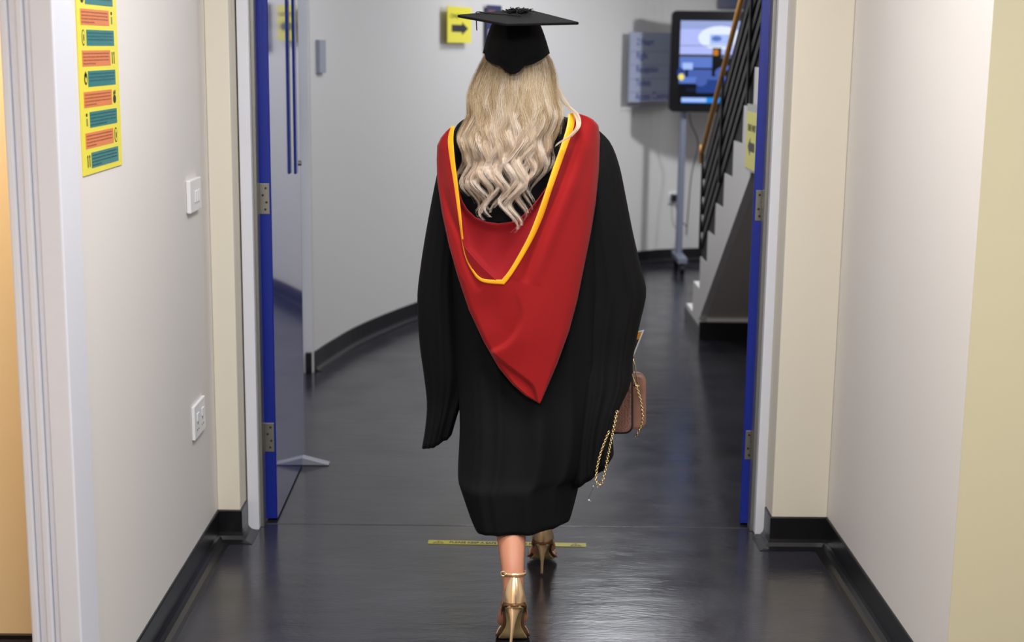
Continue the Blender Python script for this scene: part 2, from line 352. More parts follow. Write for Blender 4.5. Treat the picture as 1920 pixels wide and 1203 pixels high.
# floor tape
q0, q1 = np.array([-.234, 4.655, 0]), np.array([.300, 4.636, 0]); uu = (q1 - q0); Ln = np.linalg.norm(uu); uu /= Ln
tp = MB().frame(q0, uu, (-uu[1], uu[0], 0), (0, 0, 1)); tp.rect(0, -.018, Ln, .018, 0.0004, .0016, YTAPE)
for a in (.035, Ln - .035):
    tp.poly([(a - .02, -.012), (a + .02, -.012), (a, .013)], .0016, .0020, BLK); tp.poly([(a - .013, -.009), (a + .013, -.009), (a, .008)], .0020, .0023, YTAPE); tp.rect(a - .0015, -.007, a + .0015, .003, .0023, .0026, BLK)
tp.text('PLEASE KEEP A SAFE DISTANCE 2 METRES', .072, -.0085, .024, .0018, BLK, sx=.75, bold=.0004)
tp.build('floor_tape', label='yellow floor tape with black warning text across the doorway behind the feet', cat='floor tape')
# ------------------------------------------------------------------ hall signs
def hall_sign(name, pxl, pxr, pyt, pyb, label, cat, fill, mats_bg, th=.004):
    pc, t, n = curve_at((pxl + pxr) / 2, (pyt + pyb) / 2)
    m = MB(); 
    def hit(px, py):
        d = ray(px, py); nn = n; s = (pc - np.array([0, 0, H])).dot(nn) / d.dot(nn); return np.array([0, 0, H]) + d * s
    aL = (hit(pxl, (pyt + pyb) / 2) - pc).dot(t); aR = (hit(pxr, (pyt + pyb) / 2) - pc).dot(t)
    zt, zb = hit((pxl + pxr) / 2, pyt)[2], hit((pxl + pxr) / 2, pyb)[2]
    base = pc + t * aL; base = np.array([base[0], base[1], zb]); base = base + n * (.012 + .25 * (aR - aL) ** 2)
    m.frame(base, t, (0, 0, 1), n); W, Hh = aR - aL, zt - zb
    m.rect(0, 0, W, Hh, 0, th, mats_bg); fill(m, W, Hh, th)
    return m.build(name, label=label, cat=cat)
def oneway(m, W, Hh, h):
    m.text('ONE WAY', W * .10, Hh * .68, Hh * .17, h + .001, BLK, sx=W / (Hh * .98))
    m.rect(W * .17, Hh * .30, W * .62, Hh * .50, h, h + .001, BLK); m.poly([(W * .6, Hh * .22), (W * .86, Hh * .40), (W * .6, Hh * .58)], h, h + .0012, BLK)
hall_sign('one_way_sign', 827, 872, 13, 80, 'yellow one way sign with black arrow on the curved hall wall left of the cap', 'sign', oneway, YEL)
NAVY = mat('navy_print', lin(45, 52, 90), .4); LB = mat('pale_blue_board', lin(160, 167, 190), .35)
def navyfill(m, W, Hh, h):
    m.rect(W * .1, Hh * .80, W * .55, Hh * .9, h, h + .0008, mat('rust_print', lin(120, 70, 70))); m.rect(W * .1, Hh * .12, W * .85, Hh * .5, h, h + .0008, LB)
hall_sign('notice', 906, 934, 10, 100, 'narrow navy notice on the curved hall wall partly behind the graduation cap', 'notice', navyfill, NAVY)
def directory(m, W, Hh, h):
    BP = mat('blue_lettering', lin(40, 50, 140), .4); LN = mat('board_rule', lin(120, 125, 150), .4)
    for i, s in enumerate(('2 Heart', 'Right', 'Reception', 'Toilets', 'Access Control')):
        y = Hh * (.86 - i * .195)
        m.text(s, W * .13, y - .022, .075, h + .001, BP, sx=.8)
        m.rect(0, y - .07, W, y - .066, h, h + .0006, LN)
ds = hall_sign('directory_board', 1165, 1247, 61, 190, 'pale blue directory board with blue lettering on the hall wall left of the television', 'sign board', directory, LB, .02)
hall_sign('blue_notice', 1345, 1420, -45, 17, 'dark blue notice high on the hall wall above the television', 'notice', lambda m, W, Hh, h: m.rect(.01, .01, W - .01, Hh - .01, h, h + .001, NAVY), mat('deep_blue_board', (.01, .015, .09), .3))
# grey box on the wall by the left
pc, tt, nn = curve_at(598, 105)
m = MB().frame((pc[0], pc[1], 1.51), tt, (0, 0, 1), nn); m.rect(-.05, 0, .05, .165, 0, .022, mat('grey_box', lin(150, 155, 170), .4)); 
m.build('call_point_box', bevel=.003, label='slim grey wall box on the hall wall just beyond the left blue door', cat='wall box')
# ------------------------------------------------------------------ stairs
SW = mat('stair_white', lin(205, 202, 200), .5); SD = mat('stair_tread_dark', (.02, .022, .028), .5); SOF = mat('soffit_grey', lin(196, 190, 182), .7)
KX0, KX1 = 1.16, 2.3
C = [(8.263 - .26 * k, .285 + .184 * k) for k in range(-1, 13)]
saw = [(8.80, 0), (8.80, .101)]
for (y, z) in C: saw += [(y, z), (y, z + .184)]
saw[-1] = (C[-1][0], C[-1][1]); 
low = lambda y: .1 + (8.237 - y) * .635
yE = C[-1][0]
st = empty('staircase', (1.7, 8.2, 0), 'white stepped staircase rising towards the camera behind the right blue door', 'staircase')
MB().prism([(KX0, y, z) for y, z in saw] + [(KX0, yE, low(yE)), (KX0, 8.237, .1), (KX0, 8.15, .1), (KX0, 8.15, 0)], (.04, 0, 0), SW).build('stringer', st)
tm = MB()
for (y, z) in C[:-1]:
    tm.box(KX0 + .041, KX1, y - .26, y + .012, z + .184 - .035, z + .184, SD)
    tm.box(KX0 + .041, KX1, y - .012, y, z - .0, z + .15, SD)
tm.build('tread', st)
MB().prism([(KX0 + .041, 8.237, .10), (KX0 + .041, yE, low(yE)), (KX0 + .041, yE, low(yE) + .03), (KX0 + .041, 8.237, .13)], (KX1 - KX0 - .041, 0, 0), SOF).build('soffit', st)
MB().box(KX0 + .041, KX1, 8.17, 8.26, .105, .125, SW).box(KX0 - .008, KX1, 8.14, 8.17, 0, .105, BASEB).box(KX0 - .008, KX0 - .0005, 8.17, 8.83, 0, .07, BASEB).build('kerb', st)
# balustrade
BAL = mat('black_painted_metal', (.003, .003, .004), .6, spec=.3); BALR = mat('charcoal_rail', (.006, .0065, .0085), .5, spec=.3)
BO = mat('oak_handrail', lin(248, 182, 90), .5)
top = lambda y: 1.17 + (8.10 - y) * .70
BX = 1.165
bal_pts = [(BX, 8.25, top(8.25) - .02), (BX, 8.25, C[2][1])]
for (y, z) in C[2:-1]: bal_pts += [(BX, y, z + .004), (BX, y, z + .188)]
bal_pts.append((BX, C[-2][0], CEIL - .02)); bal_pts.append((BX, 8.25 - (CEIL - top(8.25)) / .70, CEIL - .02))
bal = empty('stair_balustrade', (BX, 8.1, 0), 'black railing with an orange-brown wooden handrail along the open side of the staircase', 'railing')
ip = MB()
for k in range(2, len(C) - 1):
    y0 = 8.25 if k == 2 else C[k - 1][0]; y1 = C[k][0]; z = C[k][1] + .004
    if k == 2: y0, y1, z = 8.25, C[2][0], C[2][1] + .004
    za, zb = min(CEIL - .01, top(y0) - .02), min(CEIL - .01, top(y1) - .02)
    ip.prism([(BX, y0, z), (BX, y1, z), (BX, y1, zb), (BX, y0, za)], (.012, 0, 0), BAL)
ip.build('infill_panel', bal)
ytop = 8.25 - (CEIL - .06 - top(8.25)) / .70
for i in range(1, 6):
    off = i * .102
    ya = 8.24
    MB().prism([(BX - .010, ya, top(ya) - off), (BX - .010, ytop, top(ytop) - off), (BX - .010, ytop, top(ytop) - off - .05), (BX - .010, ya, top(ya) - off - .05)], (.009, 0, 0), BALR).build('slat', bal)
for k, y in enumerate((8.235, 7.60, 6.82, 6.04)): MB().box(BX - .020, BX - .011, y - .018, y + .018, C[2][1] + .05 + .184 * 3 * k * .8, min(CEIL - .03, top(y) - .01), BAL).build('post', bal)
hr = MB().tube([(BX - .02, 8.255, 1.01), (BX - .02, 8.255, 1.11), (BX - .02, 8.23, top(8.23)), (BX - .02, ytop, top(ytop))], .014, BO, 12); hr.build('handrail', bal, smooth=True)
# yellow sign hung on the stringer
m = MB().frame(PX(1415, 326, 1.105) , (0, 1, 0), (0, 0, 1), (-1, 0, 0))
sg = PX(1416, 322, 1.133); sg2 = PX(1395, 228, 1.133)
W, Hh = sg2[1] - sg[1], .255
m = MB().frame((1.133, sg[1], sg[2]), (0, 1, 0), (0, 0, 1), (-1, 0, 0))
m.rect(-.03, 0, .28, Hh, -.003, .0, mat('pale_yellow_print', lin(215, 208, 95), .4)).rect(-.045, -.01, .295, Hh + .035, -.008, -.003, mat('sign_backing', lin(170, 170, 160), .4))
m.frame((1.133, sg[1] + .27, sg[2]), (0, -1, 0), (0, 0, 1), (-1, 0, 0))
m.text('ONE WAY', .03, .17, .045, .001, BLK); m.rect(.11, .08, .22, .12, 0, .001, BLK).poly([(.11, .06), (.11, .14), (.05, .10)], 0, .0012, BLK)
m.build('stair_sign', label='pale yellow arrow sign on the side of the stairs next to the right blue door', cat='sign')
# ------------------------------------------------------------------ television on a stand
BEZ = mat('black_bezel', (.006, .006, .008), .3); POLE = mat('pole_blue_grey', lin(132, 138, 156), .35, metal=.3)
TY = 10.72; TX0, TX1, TZ0, TZ1 = 1.235, 2.45, 1.195, 1.925
tv = empty('television', (1.8, TY + .03, TZ0), 'wide black television on a wheeled stand at the end of the hall', 'television')
def rrect(x0, x1, z0, z1, r, k=6):
    out = []
    for cx, cz, a0 in ((x1 - r, z1 - r, 0), (x0 + r, z1 - r, 90), (x0 + r, z0 + r, 180), (x1 - r, z0 + r, 270)):
        for i in range(k + 1): a = math.radians(a0 + 90 * i / k); out.append((cx + r * math.cos(a), cz + r * math.sin(a)))
    return out
MB().prism([(x, TY, z) for x, z in rrect(TX0, TX1, TZ0, TZ1, .035)], (0, .06, 0), BEZ).build('casing', tv)
sx0, sx1, sz0, sz1 = TX0 + .065, TX1 - .065, TZ0 + .055, TZ1 - .07
def em(name, c, s=.42): return mat(name, tuple(v * .02 for v in c), .3, emis=(c, s))
sc = MB().frame((sx0, TY - .001, sz0), (1, 0, 0), (0, 0, 1), (0, -1, 0)); SWd, SH = sx1 - sx0, sz1 - sz0
E = {k: em('screen_' + k, lin(*c)) for k, c in dict(sky=(150, 165, 215), lilac=(175, 185, 245), white=(225, 235, 255), grey=(95, 110, 150), navy=(14, 22, 48), black=(4, 5, 10), blue=(34, 62, 130), blue2=(70, 95, 170), teal=(25, 130, 220), pale=(165, 190, 245), yellow=(240, 225, 120), orange=(190, 120, 30), steel=(90, 120, 200)).items()}
h = [0.0]
def R_(a0, b0, a1, b1, c): h[0] += .00012; sc.rect(a0 * SWd, b0 * SH, a1 * SWd, b1 * SH, 0, .0005 + h[0], E[c])
def D_(a, b, ra, rb, c): h[0] += .00012; sc.disc(a * SWd, b * SH, ra * SWd, rb * SH, 0, .0005 + h[0], E[c])
R_(0, 0, 1, 1, 'black'); R_(0, .60, 1, 1, 'lilac'); R_(.0, .9, 1, 1, 'sky'); D_(.27, .80, .15, .14, 'white'); R_(.20, .72, .36, .84, 'pale'); D_(.245, .79, .035, .035, 'steel'); D_(.24, .79, .015, .012, 'grey')
R_(.42, .74, .52, .88, 'steel'); D_(.475, .81, .018, .06, 'white'); R_(.0, .70, .6, .708, 'grey'); R_(0, .48, 1, .58, 'grey'); R_(0, .44, .25, .56, 'steel'); R_(.02, .40, .09, .50, 'pale')
R_(0, .25, .22, .42, 'blue2'); R_(.04, .27, .06, .42, 'black'); D_(.01, .38, .025, .06, 'blue'); R_(.22, .30, .28, .68, 'black'); R_(.225, .59, .26, .66, 'orange'); R_(.28, .45, .6, .56, 'black'); R_(.38, .52, .43, .66, 'navy')
D_(.33, .38, .09, .09, 'blue2'); D_(.34, .36, .06, .06, 'black'); R_(0, .26, .25, .33, 'steel'); R_(.12, .14, .46, .32, 'blue'); D_(.15, .28, .04, .06, 'blue2'); D_(.4, .3, .05, .05, 'blue2'); R_(.12, .30, .40, .34, 'blue2'); R_(.05, .15, .12, .2, 'navy')
D_(.015, .33, .02, .04, 'yellow'); D_(.45, .46, .05, .09, 'pale'); D_(.43, .30, .04, .12, 'yellow'); D_(.40, .18, .03, .05, 'pale'); R_(.6, .1, 1, .5, 'blue'); R_(.7, .45, .9, .6, 'blue2')
R_(.02, .02, .98, .085, 'teal'); R_(.02, .03, .19, .08, 'pale'); R_(.33, .02, .37, .08, 'yellow'); R_(.37, .02, .42, .07, 'pale')
sc.build('screen', tv)
ts = empty('television_stand', (1.8, TY + .1, 0), 'pale grey wheeled stand carrying the television at the end of the hall', 'stand')
for x in (1.352, 2.33):
    MB().tube([(x, TY + .10, .10), (x, TY + .10, 1.75)], .027, POLE, 16).build('pole', ts, smooth=False)
    MB().box(x - .035, x + .035, TY - .16, TY + .26, .085, .13, POLE).build('foot', ts, bevel=.006)
    for y in (TY - .13, TY + .23):
        wl = MB().cyl((x - .016, y, .0405), (x + .016, y, .0405), .040, BEZ, 20).build('castor', ts)
MB().box(1.352, 2.33, TY + .085, TY + .115, 1.45, 1.52, POLE).box(1.33, 1.38, TY + .06, TY + .09, 1.3, 1.7, BEZ).box(2.30, 2.35, TY + .06, TY + .09, 1.3, 1.7, BEZ).build('bracket', ts)
pc, tt, nn = curve_at(1262, 370)
m = MB().frame(pc, tt, (0, 0, 1), nn); m.rect(-.045, -.045, .075, .045, 0, .01, WPL); m.build('hall_socket', bevel=.002, label='white wall socket with a black plug behind the television stand', cat='socket')
m = MB().frame(pc, tt, (0, 0, 1), nn); m.rect(-.025, -.028, .025, .028, .0105, .05, BEZ)
pa = m.pt(0, -.02, .04)
plug = empty('power_cable', tuple(pa), 'black plug and cable running from the hall socket to the television', 'cable')
m.build('plug', plug, bevel=.004)
cab = spline([pa, pa + (.03, -.02, -.12), pa + (.09, -.04, -.20), (1.42, TY + .20, .28), (1.44, TY + .19, .7), (1.48, TY + .17, .95), (1.42, TY + .15, 1.10), (1.40, TY + .13, 1.18)], 60)
MB().tube(cab, .004, BEZ, 6).build('cable', plug, smooth=True)
# ------------------------------------------------------------------ the graduate
SKIN = mat('skin', lin(196, 134, 106), .45, bump=.05, bscale=200)
SKIN.node_tree.nodes['Principled BSDF'].inputs['Subsurface Weight'].default_value = .08
GOWN = mat('black_gown_cloth', (.0028, .0028, .0034), .8, spec=.15, sheen=.008, bump=.25, bscale=900, bdist=.0004)
CAPM = mat('black_cap_cloth', (.0022, .0022, .003), .85, spec=.16, sheen=.01, bump=.3, bscale=700, bdist=.0005)
RED = mat('red_hood_cloth', (.275, .0065, .008), .85, var=.14, vscale=650, spec=.2, sheen=.12, bump=.3, bscale=900, bdist=.0005)
REDL = mat('red_hood_lining', (.25, .005, .009), .8, spec=.2, sheen=.12, bump=.2, bscale=900, bdist=.0004)
YTR = mat('yellow_satin_trim', (.95, .40, .012), .5, spec=.3)
GOLD = mat('rose_gold_leather', (.98, .70, .42), .24, metal=.8, bump=.15, bscale=25, bdist=.002)
BRNG = mat('bronze_edge', (.22, .11, .05), .35, metal=.6)
SOLE = mat('tan_sole', lin(176, 154, 108), .6, var=.15, vscale=30)
GCH = mat('gold_chain_metal', (.80, .64, .34), .26, metal=1)
per = empty('person', (.055, 4.05, 0), 'person in black gown, red hood and graduation cap walking away along the corridor', 'person')
def itp(tab, y):
    a = np.array(tab, float); o = np.argsort(a[:, 0]); return np.interp(y, a[o, 0], a[o, 1])
# --- body: one continuous surface grown from a joint skeleton
def body():
    J = {}; E_ = []
    def j(n, p, r): J[n] = (Vector(p), r if hasattr(r, '__len__') else (r, r))
    j('pelvis', (.055, 4.08, .93), (.145, .10)); j('waist', (.055, 4.08, 1.08), (.115, .085)); j('chest', (.055, 4.08, 1.26), (.13, .095))
    j('upper', (.052, 4.085, 1.36), (.11, .075)); j('neck', (.048, 4.09, 1.44), (.05, .05)); j('neck2', (.045, 4.10, 1.50), (.048, .05))
    j('skull', (.043, 4.11, 1.57), (.068, .078)); j('head', (.042, 4.115, 1.63), (.074, .088)); j('crown', (.042, 4.105, 1.68), (.055, .065))
    j('sL', (-.11, 4.09, 1.385), .05); j('eL', (-.175, 4.11, 1.14), .038); j('fL', (-.176, 4.115, 1.02), .032); j('wL', (-.170, 4.12, .91), (.026, .021)); j('pL', (-.165, 4.12, .85), (.030, .018))
    j('sR', (.22, 4.09, 1.385), .05); j('eR', (.300, 4.10, 1.15), .038); j('fR', (.318, 4.13, 1.04), .034); j('wR', (.334, 4.15, .945), (.026, .021)); j('pR', (.343, 4.155, .885), (.030, .018))
    j('hL', (-.01, 4.08, .88), .085); j('kL', (.02, 4.02, .58), .056); j('cL', (.036, 3.925, .45), .053); j('cL2', (.037, 3.878, .33), .050); j('aL', (.043, 3.787, .235), .0335); j('heL', (.046, 3.767, .178), .030)
    j('inL', (.047, 3.803, .122), (.030, .040)); j('baL', (.045, 3.850, .052), (.022, .050)); j('toL', (.042, 3.905, .030), (.014, .038))
    j('hR', (.12, 4.09, .88), .085); j('kR', (.14, 4.19, .56), .056); j('cR', (.146, 4.28, .40), .053); j('cR2', (.147, 4.335, .27), .036); j('aR', (.147, 4.368, .175), .032); j('heR', (.147, 4.370, .128), .030)
    j('inR', (.148, 4.42, .082), (.026, .040)); j('baR', (.149, 4.475, .036), (.018, .050)); j('toR', (.151, 4.54, .026), (.013, .036))
    for c in (('pelvis', 'waist', 'chest', 'upper', 'neck', 'neck2', 'skull', 'head', 'crown'), ('upper', 'sL', 'eL', 'fL', 'wL', 'pL'), ('upper', 'sR', 'eR', 'fR', 'wR', 'pR'),
              ('pelvis', 'hL', 'kL', 'cL', 'cL2', 'aL', 'heL', 'inL', 'baL', 'toL'), ('pelvis', 'hR', 'kR', 'cR', 'cR2', 'aR', 'heR', 'inR', 'baR', 'toR')):
        E_ += list(zip(c, c[1:]))
    # hands: four fingers and a thumb each
    for s, pal, sx in (('L', J['pL'][0], 1), ('R', J['pR'][0], -1)):
        for i in range(4):
            spread = (i - 1.5) * .017; ln = (.030, .034, .032, .024)[i]; r = (.0085, .0088, .0086, .0075)[i]
            b = pal + Vector((spread * .3 * sx, spread, -.018)) if s == 'L' else pal + Vector((.006, spread, -.014))
            if s == 'L': d1, d2, d3 = Vector((0, .1, -1)), Vector((.35, .1, -.9)), Vector((.8, .1, -.55))
            else: d1, d2, d3 = Vector((.45, -.1, -.9)), Vector((-.15, -.25, -.95)), Vector((-.9, -.2, -.3))
            q = b
            j(f'{s}{i}0', q, r)
            E_.append(('p' + s, f'{s}{i}0'))
            for k, dd in enumerate((d1, d2, d3)):
                q = q + dd.normalized() * ln * (1, .75, .55)[k]; j(f'{s}{i}{k+1}', q, r * (.95, .88, .75)[k]); E_.append((f'{s}{i}{k}', f'{s}{i}{k+1}'))
        tb = pal + Vector((.022 * sx, .012, .012)); j(s + 't0', tb, .010); j(s + 't1', tb + Vector((.018 * sx, .012, -.024)), .009); j(s + 't2', tb + Vector((.018 * sx, .016, -.048)), .0075)
        E_.extend([('p' + s, s + 't0'), (s + 't0', s + 't1'), (s + 't1', s + 't2')])
    names = list(J); idx = {n: i for i, n in enumerate(names)}
    me = bpy.data.meshes.new('body'); me.from_pydata([J[n][0] for n in names], [(idx[a], idx[b]) for a, b in E_], [])
    ob = bpy.data.objects.new('body', me); COL.objects.link(ob)
    sk = ob.modifiers.new('skin', 'SKIN'); sk.use_smooth_shade = True
    if not me.skin_vertices: me.attributes
    for i, n in enumerate(names):
        v = me.skin_vertices[0].data[i]; v.radius = J[n][1]; v.use_root = (n == 'pelvis')
    su = ob.modifiers.new('sub', 'SUBSURF'); su.levels = 2; su.render_levels = 2
    bpy.context.view_layer.update(); dg = bpy.context.evaluated_depsgraph_get()
    m2 = bpy.data.meshes.new_from_object(ob.evaluated_get(dg)); bpy.data.objects.remove(ob)
    # face: brow, nose, lips, chin, eye hollows and ears shaped on the head
    hc = np.array([.042, 4.115, 1.61]); n = len(m2.vertices); co = np.zeros(n * 3); m2.vertices.foreach_get('co', co); co = co.reshape(-1, 3)
    def bump(c, r, d):
        c = np.array(c); w_ = np.exp(-(((co - c) / np.array(r)) ** 2).sum(1)); co[:] += w_[:, None] * np.array(d)
    fy = 4.205
    bump((.042, fy, 1.595), (.010, .04, .022), (0, .020, 0)); bump((.042, fy, 1.545), (.018, .04, .008), (0, .010, 0)); bump((.042, fy, 1.515), (.02, .04, .014), (0, .012, -.004))
    bump((.012, fy, 1.62), (.013, .04, .010), (0, -.010, 0)); bump((.072, fy, 1.62), (.013, .04, .010), (0, -.010, 0)); bump((.042, fy, 1.645), (.04, .04, .010), (0, .006, 0))
    bump((-.035, 4.12, 1.605), (.02, .014, .022), (-.014, 0, 0)); bump((.119, 4.12, 1.605), (.02, .014, .022), (.014, 0, 0))
    m2.vertices.foreach_set('co', co.ravel()); m2.materials.clear(); m2.materials.append(SKIN)
    m2.polygons.foreach_set('use_smooth', [True] * len(m2.polygons)); m2.name = 'body'
    ob = bpy.data.objects.new('body', m2); link(ob, per); return ob
body()
for x in (.012, .072): ey = MB(); ey.loft([[(x + .010 * math.cos(t) * math.sin(a), 4.168 + .011 * math.cos(a), 1.618 + .011 * math.sin(t) * math.sin(a)) for t in np.linspace(0, 2 * math.pi, 16, endpoint=False)] for a in np.linspace(.05, math.pi - .05, 10)], WPL, True, True); ey.build('eye', per, smooth=True)
# --- gown
YC = 4.075
def ringpx(py, L, R, yc, hd, fold=0, kf=9, ph=0, skew=0, N=120, zt=0, seed=0):
    pl, pr = P(L, py, yc), P(R, py, yc); cx_ = (pl[0] + pr[0]) / 2; hw = (pr[0] - pl[0]) / 2; z = (pl[2] + pr[2]) / 2; out = []
    for i in range(N):
        t = 2 * math.pi * i / N; c, s_ = math.cos(t), math.sin(t)
        f = fold * (math.sin(kf * t + ph) * .6 + math.sin((kf * 1.7 + 1) * t + ph * 1.3 + seed) * .4) * (abs(s_) ** .7)
        out.append((cx_ + hw * c, yc - (hd + f) * s_ + skew * c, z + zt * c))
    return out
def pleat(py, L, R, yc, hd, amp, freqs, skew=0, N=160, zt=0, z=None, e=.85):
    """closed ring with soft cloth pleats; freqs = [(k, phase, weight)]"""
    pl, pr = P(L, py, yc - skew), P(R, py, yc + skew); cx_ = (pl[0] + pr[0]) / 2; hw = (pr[0] - pl[0]) / 2; zz = (pl[2] + pr[2]) / 2 if z is None else z; out = []
    for i in range(N):
        t = 2 * math.pi * i / N; c, s_ = math.cos(t), math.sin(t); f = 0
        for k, p_, w_ in freqs:
            q = math.sin(k * t + p_); f += w_ * (1 - abs(q)) ** 1.6 * 1.6 - w_ * .5
        f *= amp * (.15 + .85 * abs(s_))
        out.append((cx_ + hw * math.copysign(abs(c) ** e, c), yc - (hd + f) * (1.0 if s_ > 0 else 1 + .55 * min(1, max(0, (py - 500) / 350))) * math.copysign(abs(s_) ** e, s_) + skew * c, zz + zt * c))
    return out
FR = [(4, .4, .55), (7, 1.9, .45)]
def resample(rows, n):
    """smooth interpolation down the list of parameter rows"""
    return spline(rows, n)
gr = [(196, 925, 1005, 4.09, .055, 0, 0), (212, 905, 1030, 4.085, .075, .001, 0), (228, 868, 1085, YC, .085, .002, 0), (250, 852, 1112, YC, .10, .004, 0), (300, 842, 1120, YC, .115, .006, 0), (420, 842, 1120, YC, .125, .010, 0),
      (560, 850, 1125, YC, .13, .014, 0), (700, 860, 1128, 4.07, .14, .020, .01), (790, 864, 1128, 4.06, .17, .022, .03), (860, 861, 1114, 4.045, .19, .018, .05), (884, 861, 1090, 4.035, .203, .016, .07)]
rows = resample(gr, 46)
rings = [pleat(r[0], r[1], r[2], r[3], r[4], r[5], FR, skew=r[6]) for r in rows]
_l = rings[-1]; _cx = sum(v[0] for v in _l) / len(_l); _z0 = P(960, 1003, 3.81)[2]
for k in range(1, 11):
    u = k / 10; nr = []
    for i, (x, y, z) in enumerate(_l):
        s_ = math.sin(2 * math.pi * i / len(_l)); w_ = min(1, max(0, (s_ - .22) / .42)); w_ = w_ * w_ * (3 - 2 * w_)
        nr.append((_cx + (x - _cx) * (1 - .13 * u * w_) + .006 * u * w_, y - .016 * u * w_, z + (_z0 - z) * u * w_))
    rings.append(nr)
g = MB().loft(rings, GOWN, True, False).build('gown', per, smooth=True); recalc(g); mod_solid(g, .003, 1)
# skirt of the gown below the sleeves' level, narrower
sr = [(820, 886, 1060, 4.05, .13, .006, .05), (880, 885, 1062, 4.03, .160, .006, .06), (930, 900, 1048, 4.02, .155, .004, .06), (972, 915, 1044, 4.01, .150, .003, .06)]
rows = resample(sr, 16); z0 = P(960, 1000, 3.80)[2]; rings = []
for i, r in enumerate(rows):
    rings.append(pleat(r[0], r[1], r[2], r[3], r[4], r[5], FR, skew=r[6]))
# straighten the hem
for k in range(len(rings)):
    q = max(0, (k - 9) / 6.0); rings[k] = [(x, y, z * (1 - q) + (z0 + .045) * q if k > 9 else z) for x, y, z in rings[k]]
sk = MB().loft(rings, GOWN).build('skirt', per, smooth=True); recalc(sk); mod_solid(sk, .003, 1)
# --- sleeves: wide open bells; rings may tilt (pyL,pxL,pyR,pxR,depth,half depth,pleat)
def sleeve(tab, N=90, freqs=((5, .3, .6), (8, 2.0, .4)), n=40):
    rows = resample(tab, n); rings = []
    for pyl, pxl, pyr, pxr, yc, hd, amp in rows:
        a, b = P(pxl, pyl, yc), P(pxr, pyr, yc); c0 = (a + b) / 2; hv = (b - a) / 2; ring = []
        for i in range(N):
            t = 2 * math.pi * i / N; c, s_ = math.cos(t), math.sin(t)
            f = sum(w_ * ((1 - abs(math.sin(k * t + p_))) ** 1.5 * 1.6 - .5) for k, p_, w_ in freqs) * amp * abs(s_)
            p = c0 + hv * c; ring.append((p[0], p[1] - (hd + f) * s_, p[2]))
        rings.append(ring)
    o = MB().loft(rings, GOWN, True, False).build('sleeve', per, smooth=True); recalc(o); mod_solid(o, .0025, 1); return o
sleeve([(262, 842, 250, 872, 4.10, .035, 0), (300, 828, 290, 885, 4.10, .055, .002), (345, 817, 340, 890, 4.10, .065, .004), (430, 801, 430, 888, 4.10, .070, .008), (500, 790, 500, 884, 4.10, .072, .012), (560, 784, 560, 888, 4.10, .075, .016),
        (640, 788, 640, 892, 4.10, .078, .020), (700, 796, 690, 888, 4.10, .078, .022), (755, 802, 735, 872, 4.10, .075, .022), (800, 799, 772, 858, 4.09, .07, .020), (838, 793, 812, 846, 4.08, .06, .020)],
       freqs=((3, .9, .7), (5, 2.0, .4)))
sleeve([(238, 1088, 240, 1116, 4.10, .035, 0), (270, 1085, 268, 1143, 4.10, .055, .002), (310, 1080, 312, 1160, 4.10, .070, .004), (370, 1078, 375, 1173, 4.10, .078, .006), (440, 1080, 440, 1186, 4.10, .085, .008), (500, 1080, 500, 1200, 4.10, .09, .012),
        (545, 1078, 547, 1210, 4.10, .095, .014), (600, 1076, 605, 1198, 4.09, .095, .016), (660, 1074, 665, 1186, 4.08, .095, .018), (720, 1072, 715, 1181, 4.06, .10, .020), (790, 1068, 762, 1160, 4.04, .105, .020), (860, 1064, 802, 1147, 4.03, .11, .020), (910, 1060, 846, 1149, 4.02, .11, .020)],
       freqs=((3, .1, .7), (5, 1.2, .4)))
# --- hood
def hd_of(py): return itp([(200, .085), (240, .115), (280, .135), (350, .155), (450, .165), (600, .175), (700, .185), (760, .192)], py)
def yh(px, py, lift=0):
    u = (px - 971) / 158.0; return YC - hd_of(py) * math.sqrt(max(.0, 1 - min(1, u * u) ** 1.15)) - lift
def segd(px, py, poly, want_t=False):
    best = (1e9, 0, 0); n = len(poly) - 1
    for k, ((x0, y0), (x1, y1)) in enumerate(zip(poly, poly[1:])):
        dx, dy = x1 - x0, y1 - y0; t = ((px - x0) * dx + (py - y0) * dy) / (dx * dx + dy * dy); tc = min(1, max(0, t))
        ex, ey_ = px - x0 - tc * dx, py - y0 - tc * dy; d = math.hypot(ex, ey_); sgn = 1 if dx * (py - y0) - dy * (px - x0) > 0 else -1
        if d < best[0]: best = (d, sgn * d, (k + tc) / n)
    return best if want_t else best[:2]
def sp2(pts): return [tuple(v) for v in spline(pts, 24)]
F_STEP = sp2([(915, 664), (925, 658), (945, 648), (962, 632), (975, 608), (978, 585), (970, 556), (955, 535)])
F_LOW = sp2([(912, 652), (924, 662), (942, 678), (960, 692), (980, 707), (998, 722), (1005, 738), (1008, 756)])
F_R1 = sp2([(1094, 215), (1084, 255), (1068, 300), (1050, 350), (1022, 420), (995, 490), (985, 530)])
F_L1 = sp2([(826, 280), (832, 345), (846, 400), (862, 440), (880, 505), (900, 545)])
def sstep(s, w): return .5 + .5 * math.tanh(s / w)
